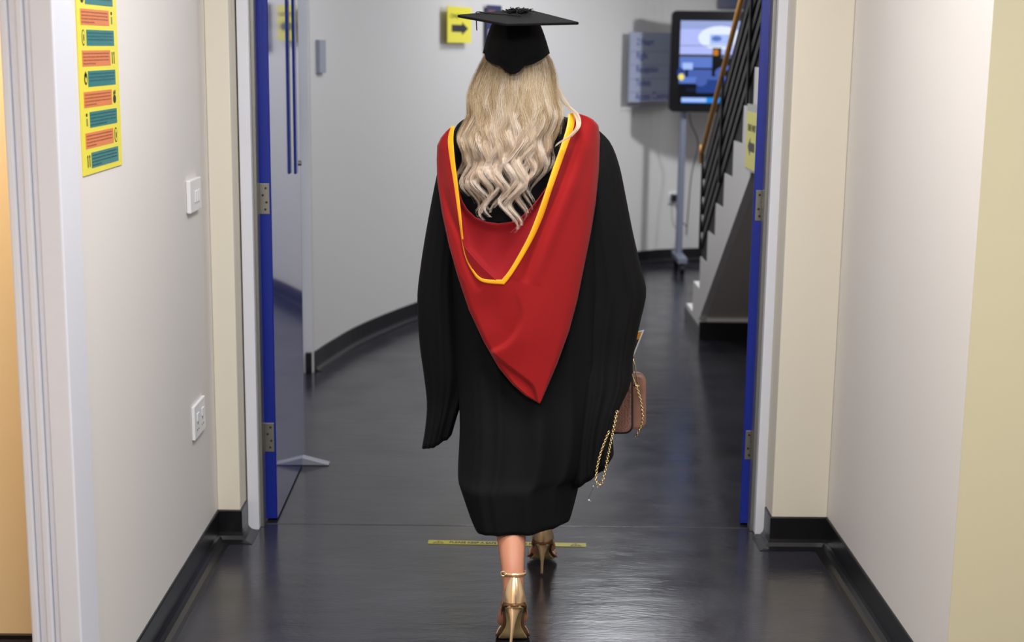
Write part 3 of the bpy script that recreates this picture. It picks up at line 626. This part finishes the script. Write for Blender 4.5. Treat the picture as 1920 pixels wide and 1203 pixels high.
def fold(px, py):
    d = 0.0
    a, s, t = segd(px, py, F_STEP, True); e = min(1, (1 - t) / .55) ** 1.5
    d += .017 * e * (sstep(s, 2.5) - .5) * math.exp(-(a / 30) ** 2)
    a, s, t = segd(px, py, F_LOW, True); d -= .012 * sstep(s, 1.6) * math.exp(-(a / 30) ** 2)
    a, s, t = segd(px, py, F_R1, True); e = math.sin(math.pi * min(1, max(0, t))) ** .6
    d += e * (-.014 * math.exp(-(a / 9) ** 2) + .007 * math.exp(-((a - 20) / 12) ** 2))
    a, s, t = segd(px, py, F_L1, True); e = math.sin(math.pi * min(1, max(0, t))) ** .6
    d += -.010 * e * math.exp(-(a / 7) ** 2)
    d += -.010 * math.exp(-((px - 918) / 30) ** 2 - ((py - 585) / 45) ** 2) + .007 * math.exp(-((px - 1020) / 26) ** 2 - ((py - 600) / 80) ** 2)
    return d
def hp(px, py, lift=0, f=1.0):
    l = lift + fold(px, py) * f; return P(px, py, yh(px, py, l))
LO = [(237, 849), (246, 838), (258, 828), (272, 821), (300, 820), (340, 821), (400, 830), (460, 843), (520, 860), (580, 880), (640, 908), (690, 937), (720, 962), (740, 985), (755, 1012)]
LI = [(237, 851), (262, 848), (300, 850), (350, 856), (400, 861), (440, 866), (478, 873), (500, 884), (512, 895), (521, 910), (527, 928), (533, 945), (600, 958), (680, 985), (755, 1012)]
RI = [(213, 1073), (240, 1067), (280, 1055), (320, 1040), (360, 1027), (400, 1013), (440, 997), (480, 978), (512, 957), (533, 945), (600, 958), (680, 985), (755, 1012)]
RO = [(213, 1080), (218, 1098), (224, 1110), (235, 1121), (260, 1124), (320, 1122), (380, 1116), (440, 1106), (500, 1094), (560, 1082), (620, 1066), (680, 1044), (720, 1027), (755, 1012)]
hb = MB()
for A, B, y0 in ((LO, LI, 237), (RI, RO, 213)):
    rws = []
    for py in np.concatenate([np.linspace(y0, 533, 110), np.linspace(533, 754.9, 90)[1:]]):
        a, b = itp(A, py), itp(B, py); n = 44; row = []
        for k in range(n + 1):
            px = a + (b - a) * k / n
            outer = (1 - k / n) if A is LO else k / n
            row.append(hp(px, py, .014 - .012 * max(0, (outer - .86) / .14) ** 2))
        rws.append(row)
    hb.grid(rws, RED)
hood = hb.build('hood', per, smooth=True); mod_solid(hood, .004, 0)
import bmesh
bm = bmesh.new(); bm.from_mesh(hood.data); bmesh.ops.remove_doubles(bm, verts=bm.verts, dist=.0006); bmesh.ops.recalc_face_normals(bm, faces=bm.faces); bm.to_mesh(hood.data); bm.free()
# hood lining (cowl)
VE = [(851, 237), (848, 262), (850, 300), (855, 350), (861, 400), (866, 440), (873, 478), (886, 505), (906, 523), (940, 528), (946, 526), (958, 509), (977, 478), (995, 440), (1011, 400), (1025, 360), (1038, 320), (1053, 278)]
TE = [(858, 352), (866, 376), (876, 393), (892, 408), (912, 416), (935, 419), (958, 416), (978, 406), (995, 390), (1010, 372), (1026, 350)]
def along(poly, t):
    a = np.array(poly, float); s = np.concatenate([[0], np.cumsum(np.linalg.norm(np.diff(a, axis=0), axis=1))]); s /= s[-1]
    return np.array([np.interp(t, s, a[:, 0]), np.interp(t, s, a[:, 1])])
VB = VE[3:-3] + [(1026, 352)]
lr = []
for j in range(31):
    v = j / 30; row = []
    for i in range(61):
        u = i / 60; a, b = along(TE, u), along(VB, u); p = a + (b - a) * v
        lift = -.010 + .020 * v + .010 * math.exp(-(v / .10) ** 2) - .012 * math.sin(math.pi * v)
        dl_, s_ = segd(p[0], p[1], [(868, 452), (900, 486), (932, 524)]); lift += .006 / (1 + math.exp(-s_ / 1.6)) * math.exp(-(dl_ / 30) ** 2)
        lift += .003 * math.sin(p[0] * .07 + p[1] * .04) * math.sin(math.pi * v) * math.sin(math.pi * u)
        row.append(P(p[0], p[1], yh(p[0], p[1], lift)))
    lr.append(row)
ln_ = MB().grid(lr, REDL).build('hood_lining', per, smooth=True); mod_solid(ln_, .003, 0)
fl = []
A_ = spline([(868, 448), (871, 461), (885, 478), (903, 498), (918, 512), (931, 526)], 30); B_ = spline([(867, 448), (870, 463), (876, 485), (889, 506), (907, 523), (929, 528)], 30)
for a_, b_ in zip(A_, B_): fl.append([P(*(b_ + (a_ - b_) * k / 8), yh(*(b_ + (a_ - b_) * k / 8), .0125 + .004 * (k / 8))) for k in range(9)])
mod_solid(MB().grid(fl, REDL).build('lining_fold', per, smooth=True), .0025, 0)
# yellow trim
TI = [(852, 236), (850, 262), (853, 300), (859, 350), (864.5, 400), (868, 440), (873.5, 478), (887, 505), (905, 522), (938, 524), (943, 521.5), (956, 505), (974, 475), (992, 440), (1008, 400), (1022, 360), (1035, 320), (1050, 278), (1062, 240), (1066, 213)]
TO = [(846, 237), (840, 262), (844, 300), (852, 350), (859, 400), (864.5, 440), (871.5, 478), (884.5, 507), (903, 527.5), (940, 532.5), (947, 530.5), (962, 511), (984, 475), (1003, 440), (1020, 400), (1033, 360), (1047, 320), (1062, 278), (1075, 240), (1079, 212)]
ti, to = spline(TI, 120), spline(TO, 120)
tm = MB().grid([[hp(*(a + (b - a) * k / 4), .0185 - (.0012 if k in (0, 4) else 0)) for k in range(5)] for a, b in zip(ti, to)], YTR).build('hood_trim', per); mod_solid(tm, .0016, 0)
# front band of the hood, over the shoulders and down the chest
fb = []
for s, x0, x1 in ((-1, -.065, -.105), (1, .165, .225)):
    rws = []
    for k in range(16):
        q = k / 15; z = 1.415 - .25 * q; y = 4.12 + .10 * math.sin(min(1, q * 2.2) * math.pi / 2); cxm = .055 + (x0 - .055) * (1 - q * .85); wd = abs(x1 - x0) * (1 - .3 * q)
        rws.append([(cxm - wd / 2 + wd * i / 5, y + .004, z) for i in range(6)])
    fb.append(rws)
m = MB(); [m.grid(r, RED) for r in fb]; o_ = m.build('hood_front_band', per, smooth=True); mod_solid(o_, .004, 0)
# --- cap
CAPY = 4.02
cor = [P(856, 30, 3.95), P(950, 47, 3.80), P(1087, 44, 3.92), P(985, 18, 4.10)]
cor = [np.array(c) for c in cor]
cen = sum(cor) / 4; n_ = np.cross(cor[2] - cor[0], cor[3] - cor[1]); n_ /= np.linalg.norm(n_)
if n_[2] < 0: n_ = -n_
m = MB()
def rsq(cs, r=.06, k=4):
    out = []
    for i in range(4):
        a, b, c = cs[i - 1], cs[i], cs[(i + 1) % 4]
        p0, p2 = b + (a - b) * r, b + (c - b) * r
        for j in range(k + 1): t = j / k; out.append((1 - t) ** 2 * p0 + 2 * t * (1 - t) * b + t * t * p2)
    return out
m.prism([p - n_ * .0035 for p in rsq(cor, .035)], n_ * .007, CAPM)
board = m.build('cap_board', per, bevel=.002)
# skull cap: rings from under the board to the shaped lower edge
sc_ = []
EDGE = [(908, 100), (912, 112), (922, 119), (938, 124), (948, 134), (957, 139), (966, 139), (975, 134), (983, 124), (1000, 120), (1015, 112), (1028, 101)]
for j in range(26):
    v = j / 25; ring = []
    for i in range(96):
        t = 2 * math.pi * i / 96; c, s_ = math.cos(t), math.sin(t)
        hw0, hw1 = 42, 61; wv = hw0 + (hw1 - hw0) * (v ** .75); mid = 967 + 1 * v
        px = mid + wv * c
        pyb = itp([(x, y) for x, y in EDGE], px) if s_ > 0 else 100 - 6 * (-s_)
        if s_ > 0: pyb = 101 + (pyb - 101)
        pyt = 44.0; py = pyt + (pyb - pyt) * v
        hdp = .075 + .035 * v ** .8
        fy_ = 4.025 - hdp * s_ + .03 * 0
        dn = .004 * math.exp(-((px - 950 - 6 * v) / 5) ** 2) - .005 * math.exp(-((px - 984) / 7) ** 2) + .003 * math.sin(px * .16 + v * 3)
        if s_ > 0: dn -= .006 * math.exp(-((v - .88 + .06 * math.cos(px * .1)) / .035) ** 2)
        ctr = P(mid, py, 4.025); z = P(px, py, fy_)[2] if s_ > 0 else P(px, py, 4.025)[2]
        q = P(px, py, 4.025); ring.append((P(px, py, fy_)[0] if s_ > 0 else q[0], fy_ - dn * max(0, s_), z))
    sc_.append(ring)
cp = MB().loft(sc_, CAPM, True, False).build('cap', per, smooth=True); recalc(cp); mod_solid(cp, .003, 1)
board.parent = cp; board.matrix_parent_inverse = Matrix.Identity(4)
# button, cord and tassel
def onb(a, b, h=0): return cen + (cor[2] - cor[0]) * a + (cor[3] - cor[1]) * b + n_ * h
m = MB(); kk = 20
for rr0, hh in ((.011, .004),): m.tube([onb(0, 0, .003), onb(0, 0, .008), onb(0, 0, .011)], [.011, .010, .004], CAPM, 16)
m.build('button', per, smooth=True)
TASM = mat('black_tassel_thread', (.004, .004, .004), .7, spec=.3)
rt = random.Random(5); tp_ = []
m = MB()
base = onb(-.02, .25, .010)
for k in range(150):
    s0 = base + np.array([rt.gauss(-.004, .017), rt.gauss(-.005, .012), rt.uniform(-.004, .003)]); pts_ = [s0]
    for q in range(7): pts_.append(pts_[-1] + np.array([rt.uniform(-.005, .005), rt.uniform(-.005, .005), rt.uniform(-.002, .002)]))
    for p in pts_: 
        hgt = (p - cen).dot(n_); 
        if hgt < .006: p += n_ * (.006 - hgt)
    m.tube(spline(pts_, 16), .0010, TASM, 5)
m.tube(spline([onb(0, 0, .008), onb(-.1, .06, .006), onb(-.25, .10, .005), onb(-.33, .12, .006)], 16), .0018, TASM, 6)
e0 = onb(-.355, .12, .004); m.tube(spline([onb(-.33, .12, .006), e0, e0 + (0, 0, -.012), e0 + (.001, 0, -.03), e0 + (.002, 0, -.048)], 20), .0016, TASM, 6)
for k in range(0):
    a_ = rt.uniform(0, 6.28); m.tube([e0 + (.004, 0, -.07), e0 + (.004 + .005 * math.cos(a_), .005 * math.sin(a_), -.14 - rt.uniform(0, .01))], .0009, TASM, 4)
m.build('tassel', per, smooth=True)
# --- hair
def hair():
    attr = []
    V = []; Fc = []; T = []
    HL = [(95, 911), (120, 897), (140, 888), (180, 874), (220, 866), (260, 858), (300, 855), (340, 856), (380, 860), (420, 872), (450, 882)]
    HR = [(95, 1026), (110, 1035), (140, 1046), (180, 1054), (220, 1060), (260, 1056), (300, 1046), (340, 1034), (380, 1024), (420, 1014), (450, 1006)]
    def ysurf(u, py):
        hd_ = itp([(90, .078), (125, .090), (165, .118), (230, .135), (280, .150), (340, .160), (450, .158)], py)
        return 4.05 - hd_ * math.sqrt(max(.02, 1 - .92 * u * u)) - (.0 if py < 200 else .0)
    NS = 40; K = 3
    rg = np.random.default_rng(11)
    base = 0
    cos3 = np.cos(np.arange(K) * 2 * np.pi / K); sin3 = np.sin(np.arange(K) * 2 * np.pi / K)
    locks = []
    CLU = [(rg.uniform(0, 6.28), rg.choice([-1, 1]), rg.uniform(84, 104), rg.uniform(0, 1)) for _ in range(15)]
    for i in range(120):
        layer = i % 3; u = -.98 + 1.96 * ((i * .618034) % 1.0)
        end = 345 - 30 * abs(u) ** 1.6 + rg.uniform(-60, 18)
        if layer == 0: end -= rg.uniform(20, 80)
        cl = CLU[min(14, int((u + 1) * 7.5))]; locks.append([u, end, layer, cl[0] + rg.uniform(-.5, .5) + layer * .5, cl[2] + rg.uniform(-4, 4), rg.uniform(.8, 1.2), rg.uniform(8, 12), np.clip(cl[3] * .6 + rg.uniform(0, .5), 0, 1), 0])
    # named curls that show at the bottom
    for u, end, ph_, lam in ((-.97, 345, .6, 80), (-.86, 374, .9, 82), (-.74, 402, .4, 80), (-.60, 412, 1.3, 84), (-.42, 420, 2.6, 84), (-.27, 414, 3.1, 82), (-.12, 405, 2.2, 80), (.08, 424, 4.4, 84), (.20, 438, 4.8, 88), (.29, 444, 5.2, 88), (.46, 420, .4, 88), (.60, 400, .8, 86), (.76, 366, 1.2, 90), (.90, 335, 1.6, 90), (-.50, 396, 5.0, 74), (.36, 405, 2.4, 78), (-.02, 396, .9, 76)):
        for rep_ in range(2): locks.append([u + rep_ * .035, end - rep_ * 14, 2, ph_ + rep_ * .35, lam, 1.18, 7.5, .25 + .75 * rg.uniform(0, 1), 1])
    locks.append([.95, 280, 2, 0, 80, 1, 5, .8, 2])
    for (u, end, layer, ph_, lam, amp, rad, tone, named) in locks:
        if named == 2: n_str = 60
        n_str = 104 if not named else 84
        n = 46 if named else 38
        py0 = 92 + rg.uniform(0, 12); s = np.linspace(0, 1, n); pys = py0 + (end - py0) * s
        L = np.interp(pys, *zip(*HL)); R = np.interp(pys, *zip(*HR)); mid = (L + R) / 2; hw = (R - L) / 2
        drift = (.03 if named else .08) * np.sin(s * 3 + ph_)
        uu_ = np.clip(u + drift * (1 - abs(u)) - (0 if named else .04) * u * s, -1, 1)
        A = np.interp(pys, [90, 130, 190, 270, 340, 400], [.2, 1.4, 4.2, 7.5, 10.5, 11.5]) * amp
        hand = 1 if rg.uniform() < .5 else -1
        # long loose waves at the crown, tighter curls toward the tips
        step = 2 * np.pi / np.interp(pys, [90, 200, 290, 420], [lam * 1.5, lam * 1.15, lam, lam * .9]) * np.gradient(pys)
        wph = np.cumsum(step); wph = wph - wph[0] + ph_
        pxs = mid + uu_ * (hw - (6 if named else 9)) + A * np.sin(wph) * (1 - .35 * abs(u) ** 3)
        ys = np.array([ysurf(a, p) for a, p in zip(uu_, pys)]) - (.004 * layer) + .0006 * A * np.cos(wph) * hand
        rads = rad * np.interp(s, [0, .12, .5, .8, 1], [.9, 1.15, 1.0, .60, .14])
        if named == 2:
            fk = spline([(1030, 120), (1044, 165), (1062, 196), (1080, 214), (1084, 236), (1070, 254), (1048, 268), (1040, 276)], n); pxs, pys = fk[:, 0], fk[:, 1]
            ys = np.interp(s, [0, .3, .6, 1], [4.0, 3.985, 3.925, 3.895]); rads = np.interp(s, [0, .5, .8, 1], [6, 5, 4, .8])
        tw = rg.uniform(-1, 1) * 1.6
        lock_c = tone
        rr_ = np.sqrt(rg.uniform(0, 1, n_str)); th = rg.uniform(0, 2 * np.pi, n_str); lg = rg.uniform(-.35, .04, n_str) * .4
        for q in range(n_str):
            ang = th[q] + tw * s; fz = 1 + .12 * np.sin(s * 5 + q)
            ox = rads * rr_[q] * np.cos(ang) * fz; oy = rads * rr_[q] * np.sin(ang) * .00095
            dp_ = rg.normal(0, .11); gn = rg.normal(1, .06); ox = ox + A * (gn * np.sin(wph + dp_) - np.sin(wph)) * (named != 2)
            stray = (rg.uniform() < .07) * rg.uniform(3, 12)
            ox = ox + stray * np.sin(s * rg.uniform(3, 7) + rg.uniform(0, 6)) * s
            nn_ = max(8, int(n * (1 - .26 * rg.uniform(0, 1) ** 1.4)))
            pts_ = np.empty((nn_, 3))
            dd = ROT @ np.stack([pxs[:nn_] + ox[:nn_] - CX, pys[:nn_] - CY, np.full(nn_, FPX)])
            yy = ys[:nn_] + oy[:nn_]; f_ = yy / dd[1]
            pts_[:, 0] = dd[0] * f_; pts_[:, 1] = yy; pts_[:, 2] = H + dd[2] * f_
            r = .00030 * np.interp(np.linspace(0, 1, nn_), [0, .7, 1], [1, .95, .22]) * (1.0 if rg.uniform() > .1 else .7)
            ring = pts_[:, None, :] + r[:, None, None] * (cos3[None, :, None] * np.array([1, 0, 0]) + sin3[None, :, None] * np.array([0, 1, 0]))
            V.append(ring.reshape(-1, 3)); ii = np.arange(nn_ - 1)[:, None] * K; jj = np.arange(K)[None, :]
            f4 = np.stack([ii + jj, ii + (jj + 1) % K, ii + K + (jj + 1) % K, ii + K + jj], -1).reshape(-1, 4) + base
            Fc.append(f4); base += nn_ * K
            tn = np.clip(lock_c * .72 + rg.uniform(0, .28), 0, 1); T.append(np.repeat(np.stack([np.full(nn_, tn), np.linspace(0, 1, nn_) * 0 + (pys[:nn_] - 90) / 340.], -1), K, axis=0))
    V = np.concatenate(V); Fc = np.concatenate(Fc); T = np.concatenate(T)
    me = bpy.data.meshes.new('hair'); me.vertices.add(len(V)); me.vertices.foreach_set('co', V.astype(np.float32).ravel())
    me.loops.add(Fc.size); me.loops.foreach_set('vertex_index', Fc.astype(np.int32).ravel()); me.polygons.add(len(Fc))
    me.polygons.foreach_set('loop_start', np.arange(0, Fc.size, 4, dtype=np.int32)); me.update(calc_edges=True)
    me.polygons.foreach_set('use_smooth', [True] * len(me.polygons))
    at = me.attributes.new('tone', 'FLOAT', 'POINT'); at.data.foreach_set('value', T[:, 0].astype(np.float32))
    at = me.attributes.new('length', 'FLOAT', 'POINT'); at.data.foreach_set('value', T[:, 1].astype(np.float32))
    m = bpy.data.materials.new('blonde_hair'); m.use_nodes = True; nt = m.node_tree; b = nt.nodes['Principled BSDF']
    a1 = nt.nodes.new('ShaderNodeAttribute'); a1.attribute_name = 'tone'; a2 = nt.nodes.new('ShaderNodeAttribute'); a2.attribute_name = 'length'
    c1 = nt.nodes.new('ShaderNodeValToRGB'); c2 = nt.nodes.new('ShaderNodeValToRGB')
    def rampset(c, cols):
        c.color_ramp.elements[0].position = 0; c.color_ramp.elements[0].color = (*lin(*cols[0]), 1); c.color_ramp.elements[1].position = 1; c.color_ramp.elements[1].color = (*lin(*cols[-1]), 1)
        for k, q in enumerate(cols[1:-1]): e = c.color_ramp.elements.new((k + 1) / (len(cols) - 1)); e.color = (*lin(*q), 1)
    rampset(c1, [(112, 90, 64), (172, 143, 102), (208, 186, 152), (224, 208, 187), (238, 226, 212)])
    rampset(c2, [(150, 124, 102), (212, 182, 156), (240, 220, 202), (244, 228, 214), (248, 236, 226)])
    nt.links.new(a1.outputs['Fac'], c1.inputs[0]); nt.links.new(a1.outputs['Fac'], c2.inputs[0])
    mx = nt.nodes.new('ShaderNodeMix'); mx.data_type = 'RGBA'; mr = nt.nodes.new('ShaderNodeMapRange'); mr.inputs['From Min'].default_value = .35; mr.inputs['From Max'].default_value = .75
    nt.links.new(a2.outputs['Fac'], mr.inputs['Value']); nt.links.new(mr.outputs[0], mx.inputs[0]); nt.links.new(c1.outputs[0], mx.inputs[6]); nt.links.new(c2.outputs[0], mx.inputs[7]); nt.links.new(mx.outputs[2], b.inputs['Base Color'])
    b.inputs['Roughness'].default_value = .42; b.inputs['Specular IOR Level'].default_value = .5
    me.materials.append(m); ob = bpy.data.objects.new('hair', me); link(ob, per)
    # hair mass under the strands
    rws = []
    HM = mat('blonde_hair_mass', lin(176, 152, 120), .5, bump=.8, bscale=60, aniso=(14, 14, .6), bdist=.004)
    for py in np.linspace(104, 300, 40):
        a, b2 = itp(HL, max(py, 95)), itp(HR, max(py, 95)); inset = 15 + max(0, py - 250) * .25; row = []
        for k in range(41):
            u = -1 + 2 * k / 40; px = (a + b2) / 2 + u * ((b2 - a) / 2 - inset); row.append(P(px, py, ysurf(u, py) + .012))
        rws.append(row)
    o2 = MB().grid(rws, HM).build('hair_mass', ob, smooth=True); mod_solid(o2, .02, 0)
    # sides and front of the hair, falling in front of the shoulders
    for s in (-1, 1):
        rws = []
        for k in range(20):
            q = k / 19; z = 1.66 - .30 * q; rws.append([(.045 + s * (.058 + .012 * math.sin(q * 2.5)) * math.cos(t * .5), 4.08 + .075 * t, z) for t in np.linspace(-1, 1.15, 9)])
        o3 = MB().grid(rws, HM).build('hair_side', ob, smooth=True); mod_solid(o3, .012, 0)
hair()
# --- shoes
def shoe(hy, hx, lean, zoff, tilt, yaw=0):
    """heeled sandal; local y runs from the heel tip to the toe"""
    piv = np.array([0, .125, 0]); ct, st_ = math.cos(tilt), math.sin(tilt); cyw, syw = math.cos(yaw), math.sin(yaw)
    def W(x, y, z):
        y0, z0 = y - .125, z; y1, z1 = y0 * ct + z0 * st_, -y0 * st_ + z0 * ct
        return np.array([hx + x * cyw + y1 * syw, hy + .125 + y1 * cyw - x * syw, z1 + zoff])
    prof = [(-.018, .108, .017), (-.010, .106, .023), (.01, .102, .0275), (.035, .089, .026), (.06, .068, .023), (.085, .044, .024), (.105, .024, .032), (.125, .0115, .039), (.15, .008, .040), (.175, .008, .034), (.20, .010, .022), (.212, .012, .010)]
    pr = spline([(a, b, c * 1.16) for a, b, c in prof], 40)
    def plate(dz0, dz1, grow, mt, y0=-1):
        rows_t = []; 
        for y, z, hw in pr:
            rows_t.append([W((hw + grow) * u, y, z + dz0) for u in np.linspace(-1, 1, 9)] + [W((hw + grow) * u, y, z + dz1) for u in np.linspace(1, -1, 9)])
        return MB().loft(rows_t, mt, True, True)
    sh = plate(-.001, .004, .0025, BRNG).build('shoe', per, smooth=False)
    plate(-.0065, -.0012, -.0065, SOLE).build('sole', sh)
    # platform edge at the forefoot
    cr_ = []
    for j in range(14):
        v = j / 13; row = []
        for i in range(41):
            t = math.pi * (i / 40) ; yy = .052 - .070 * math.sin(t) ** .8; hw = .0345 - .004 * v
            x = hw * math.cos(t); zb = np.interp(yy, [-.02, .01, .035, .06], [.108, .103, .091, .072])
            topz = .192 - .062 * abs(math.cos(t)) ** 2.6
            z = zb + (topz - zb) * v; bulge = .003 * math.sin(math.pi * v) 
            row.append(W(x * (1 + .12 * math.sin(math.pi * v)), yy - bulge + .012 * v * math.sin(t), z))
        cr_.append(row)
    c_ = MB().grid(cr_, GOLD).build('heel_counter', sh, smooth=True); mod_solid(c_, .002, 1)
    # bronze band round the base of the counter, dipping at the middle
    rb_ = []
    for j in range(5):
        v = j / 4; row = []
        for i in range(41):
            t = math.pi * (i / 40); yy = .052 - .0735 * math.sin(t) ** .8; x = .0355 * math.cos(t); zb = np.interp(yy, [-.02, .01, .035, .06], [.106, .101, .089, .070])
            row.append(W(x, yy, zb - .002 + v * (.006 + .016 * abs(math.cos(t)) ** 2)))
        rb_.append(row)
    b_ = MB().grid(rb_, BRNG).build('rand', sh, smooth=True); mod_solid(b_, .0015, 1)
    # stiletto heel
    rg_ = []
    for j in range(22):
        v = j / 21; z = .106 * (1 - v); w_ = .0225 * (1 - v) ** 3.2 + .0042 + .0 * v; dp = .024 * (1 - v) ** 2.6 + .0042; y = .002 + .012 * (1 - v) ** 2 * 0 - .004 * math.sin(math.pi * v); 
        cy = y + (dp - .0042) * .55
        rg_.append([W(w_ * math.cos(t) + lean * v, cy + dp * math.sin(t) * (1 if math.sin(t) > 0 else .62), z + .0) for t in np.linspace(0, 2 * math.pi, 20, endpoint=False)])
    h_ = MB().loft(rg_, GOLD, True, True).build('stiletto_heel', sh, smooth=True); recalc(h_)
    # seam down the back of the counter, strap and buckle, toe straps
    MB().tube([W(.003, -.0215, .112), W(.003, -.0245, .14), W(.003, -.0135, .173), W(.003, -.014, .193)], .0011, GOLD, 6).build('back_seam', sh, smooth=True)
    st2 = [[W(.0325 * math.cos(t), .020 + .036 * math.sin(t), .193 + .004 * math.sin(t) + dz) for dz in (-.0045, .0045)] for t in np.linspace(0, 2 * math.pi, 49)]
    s_ = MB().grid(st2, GOLD).build('ankle_strap', sh, smooth=True); mod_solid(s_, .002, 0)
    bq = MB(); bc = W(-.0315, -.002, .193)
    bq.tube([bc + np.array([.0065 * math.cos(t), -.003, .0065 * math.sin(t)]) for t in np.linspace(0, 2 * math.pi, 17)], .0016, GOLD, 6); bq.build('buckle', sh, smooth=True)
    ts_ = [[W(.046 * math.cos(t), .15 + dy, .010 + .040 * math.sin(t)) for dy in (-.014, .014)] for t in np.linspace(0, math.pi, 25)]
    q_ = MB().grid(ts_, GOLD).build('toe_strap', sh, smooth=True); mod_solid(q_, .002, 0)
    return sh
shoe(3.700, .047, -.010, .0075, .30, -.02)
shoe(4.343, .147, -.001, .0075, 0.0, .03)
# ------------------------------------------------------------------ handbag, chain, card
BAGM = mat('tan_reptile_leather', lin(150, 105, 88), .35, coat=.15, bump=.8, bscale=160, bdist=.0015)
nt = BAGM.node_tree
vo = nt.nodes.new('ShaderNodeTexVoronoi'); vo.feature = 'DISTANCE_TO_EDGE'; vo.inputs['Scale'].default_value = 190; vo.inputs['Randomness'].default_value = .75
tcn = nt.nodes.new('ShaderNodeTexCoord'); mpn = nt.nodes.new('ShaderNodeMapping'); mpn.inputs['Scale'].default_value = (.6, 1, 1.25)
rp = nt.nodes.new('ShaderNodeValToRGB'); rp.color_ramp.elements[0].color = (*lin(96, 62, 52), 1); rp.color_ramp.elements[1].color = (*lin(160, 116, 102), 1); rp.color_ramp.elements[1].position = .16
nt.links.new(tcn.outputs['Object'], mpn.inputs[0]); nt.links.new(mpn.outputs[0], vo.inputs['Vector']); nt.links.new(vo.outputs['Distance'], rp.inputs[0]); nt.links.new(rp.outputs[0], nt.nodes['Principled BSDF'].inputs['Base Color'])
PIPE = mat('dark_piping', (.012, .009, .009), .4); TAN = mat('smooth_tan_leather', lin(142, 102, 86), .4, bump=.2, bscale=200, var=.1, vscale=40)
BY = 4.16
bag = empty('handbag', tuple(P(1180, 810, BY)), 'small tan reptile-textured handbag with gold chain held at the right side of the walking person', 'handbag')
def slab(px0, px1, py0, py1, r, y0, y1, mt, name, bev=.004, dx=0):
    pts_ = [(a, b) for a, b in rrect(px0, px1, -py1, -py0, r, 6)]
    front = [P(a, -b, y0) for a, b in pts_]; m_ = MB(); n = len(front); d_ = np.array([dx, y1 - y0, 0])
    m_.prism(front, d_, mt); o_ = m_.build(name, bag, bevel=bev); return o_
slab(1080, 1184, 676, 811, 14, BY, BY + .032, BAGM, 'back_panel')
slab(1079, 1187.5, 674, 814, 16, BY + .006, BY + .026, PIPE, 'piping')
slab(1090, 1212, 700, 806, 16, BY + .034, BY + .07, TAN, 'front_compartment', .010)
slab(1092, 1209, 704, 803, 15, BY + .072, BY + .084, BAGM, 'flap', .004)
# clasp bar on the strap
m = MB(); pc0 = [P(1184, 664, 4.13), P(1181, 690, 4.13), P(1192, 722, 4.13), P(1196, 719, 4.13), P(1190, 685, 4.13), P(1185, 664, 4.13)]
m.tube(pc0, .0018, GCH, 8); m.tube([P(1188, 722, 4.13), P(1199, 724, 4.13)], .003, GCH, 8); m.build('strap_ring', bag, smooth=True)
def chain(path, link_len=.0088, name='chain', r=.0012):
    a = np.array(path); a = spline(a, 200); s = np.concatenate([[0], np.cumsum(np.linalg.norm(np.diff(a, axis=0), axis=1))]); n = int(s[-1] / (link_len * .72)); m_ = MB()
    for i in range(n):
        q = s[-1] * (i + .5) / n; c = np.array([np.interp(q, s, a[:, k]) for k in range(3)]); q2 = min(s[-1], q + .002); c2 = np.array([np.interp(q2, s, a[:, k]) for k in range(3)]); q1 = max(0, q - .002); c1 = np.array([np.interp(q1, s, a[:, k]) for k in range(3)])
        t = (c2 - c1); t /= np.linalg.norm(t); u = np.cross(t, [0, 1, 0]); u /= np.linalg.norm(u); v = np.cross(t, u); ang = .55 + (1.3 if i % 2 else 0); w_ = u * math.cos(ang) + v * math.sin(ang)
        m_.tube([c + t * link_len * .5 * math.cos(h_) + w_ * .0034 * math.sin(h_) for h_ in np.linspace(0, 2 * math.pi, 11)], r, GCH, 5, cap=False)
    return m_.build(name, bag, smooth=True)
chain([P(1193, 724, 4.13), P(1197, 735, 4.125), P(1203, 760, 4.12), P(1205, 785, 4.12), P(1200, 803, 4.125), P(1192, 818, 4.13)])
chain([P(1157, 770, 3.91), P(1152, 795, 3.90), P(1148, 815, 3.895), P(1141, 850, 3.89), P(1134, 885, 3.885), P(1129, 903, 3.88), P(1124, 909, 3.88), P(1118, 902, 3.88), P(1119, 880, 3.885), P(1126, 850, 3.89), P(1135, 825, 3.895), P(1142, 808, 3.90)])
CLR = mat('clear_plastic', (1, 1, 1), .05, trans=1); CLR.node_tree.nodes['Principled BSDF'].inputs['IOR'].default_value = 1.3
m = MB(); tcx = [P(1114, 908, 3.88), P(1126, 912, 3.88), P(1110, 941, 3.88), P(1102, 938, 3.88)]; m.prism(tcx, (0, .002, 0), CLR); m.build('clear_tag', bag, bevel=.0008)
for a_, b_, r_s in (((1112, 910), (1113, 911.5), .0015), ((1120, 912), (1121, 913), .0013), ((1103.5, 936), (1105, 938), .002)): MB().tube([P(*a_, 3.879), P(*b_, 3.879)], r_s, WPL, 8).build('stud', bag)
# card
CY0 = 4.17
cT = [P(1176, 625, CY0), P(1208, 618, CY0), P(1188, 668, CY0 - .012), P(1160, 676, CY0 - .012)]
WC = mat('card_white', lin(235, 235, 235), .4); OC = mat('card_orange', lin(225, 150, 20), .4); DC = mat('card_dark_photo', lin(36, 32, 44), .4); FC = mat('card_photo_tone', lin(170, 120, 105), .4)
m = MB(); m.prism(cT, (0, .0012, 0), WC)
def cq(a, b, h): return (cT[0] * (1 - a) + cT[1] * a) * (1 - b) + (cT[3] * (1 - a) + cT[2] * a) * b - np.array([0, h, 0])
m.prism([cq(.03, .05, .0002), cq(.90, .05, .0002), cq(.90, .33, .0002), cq(.03, .33, .0002)], (0, -.0003, 0), OC)
m.prism([cq(.03, .33, .0002), cq(.90, .33, .0002), cq(.90, .95, .0002), cq(.03, .95, .0002)], (0, -.0003, 0), DC)
m.build('card', label='small white-bordered card with an orange band held in the right hand', cat='card')
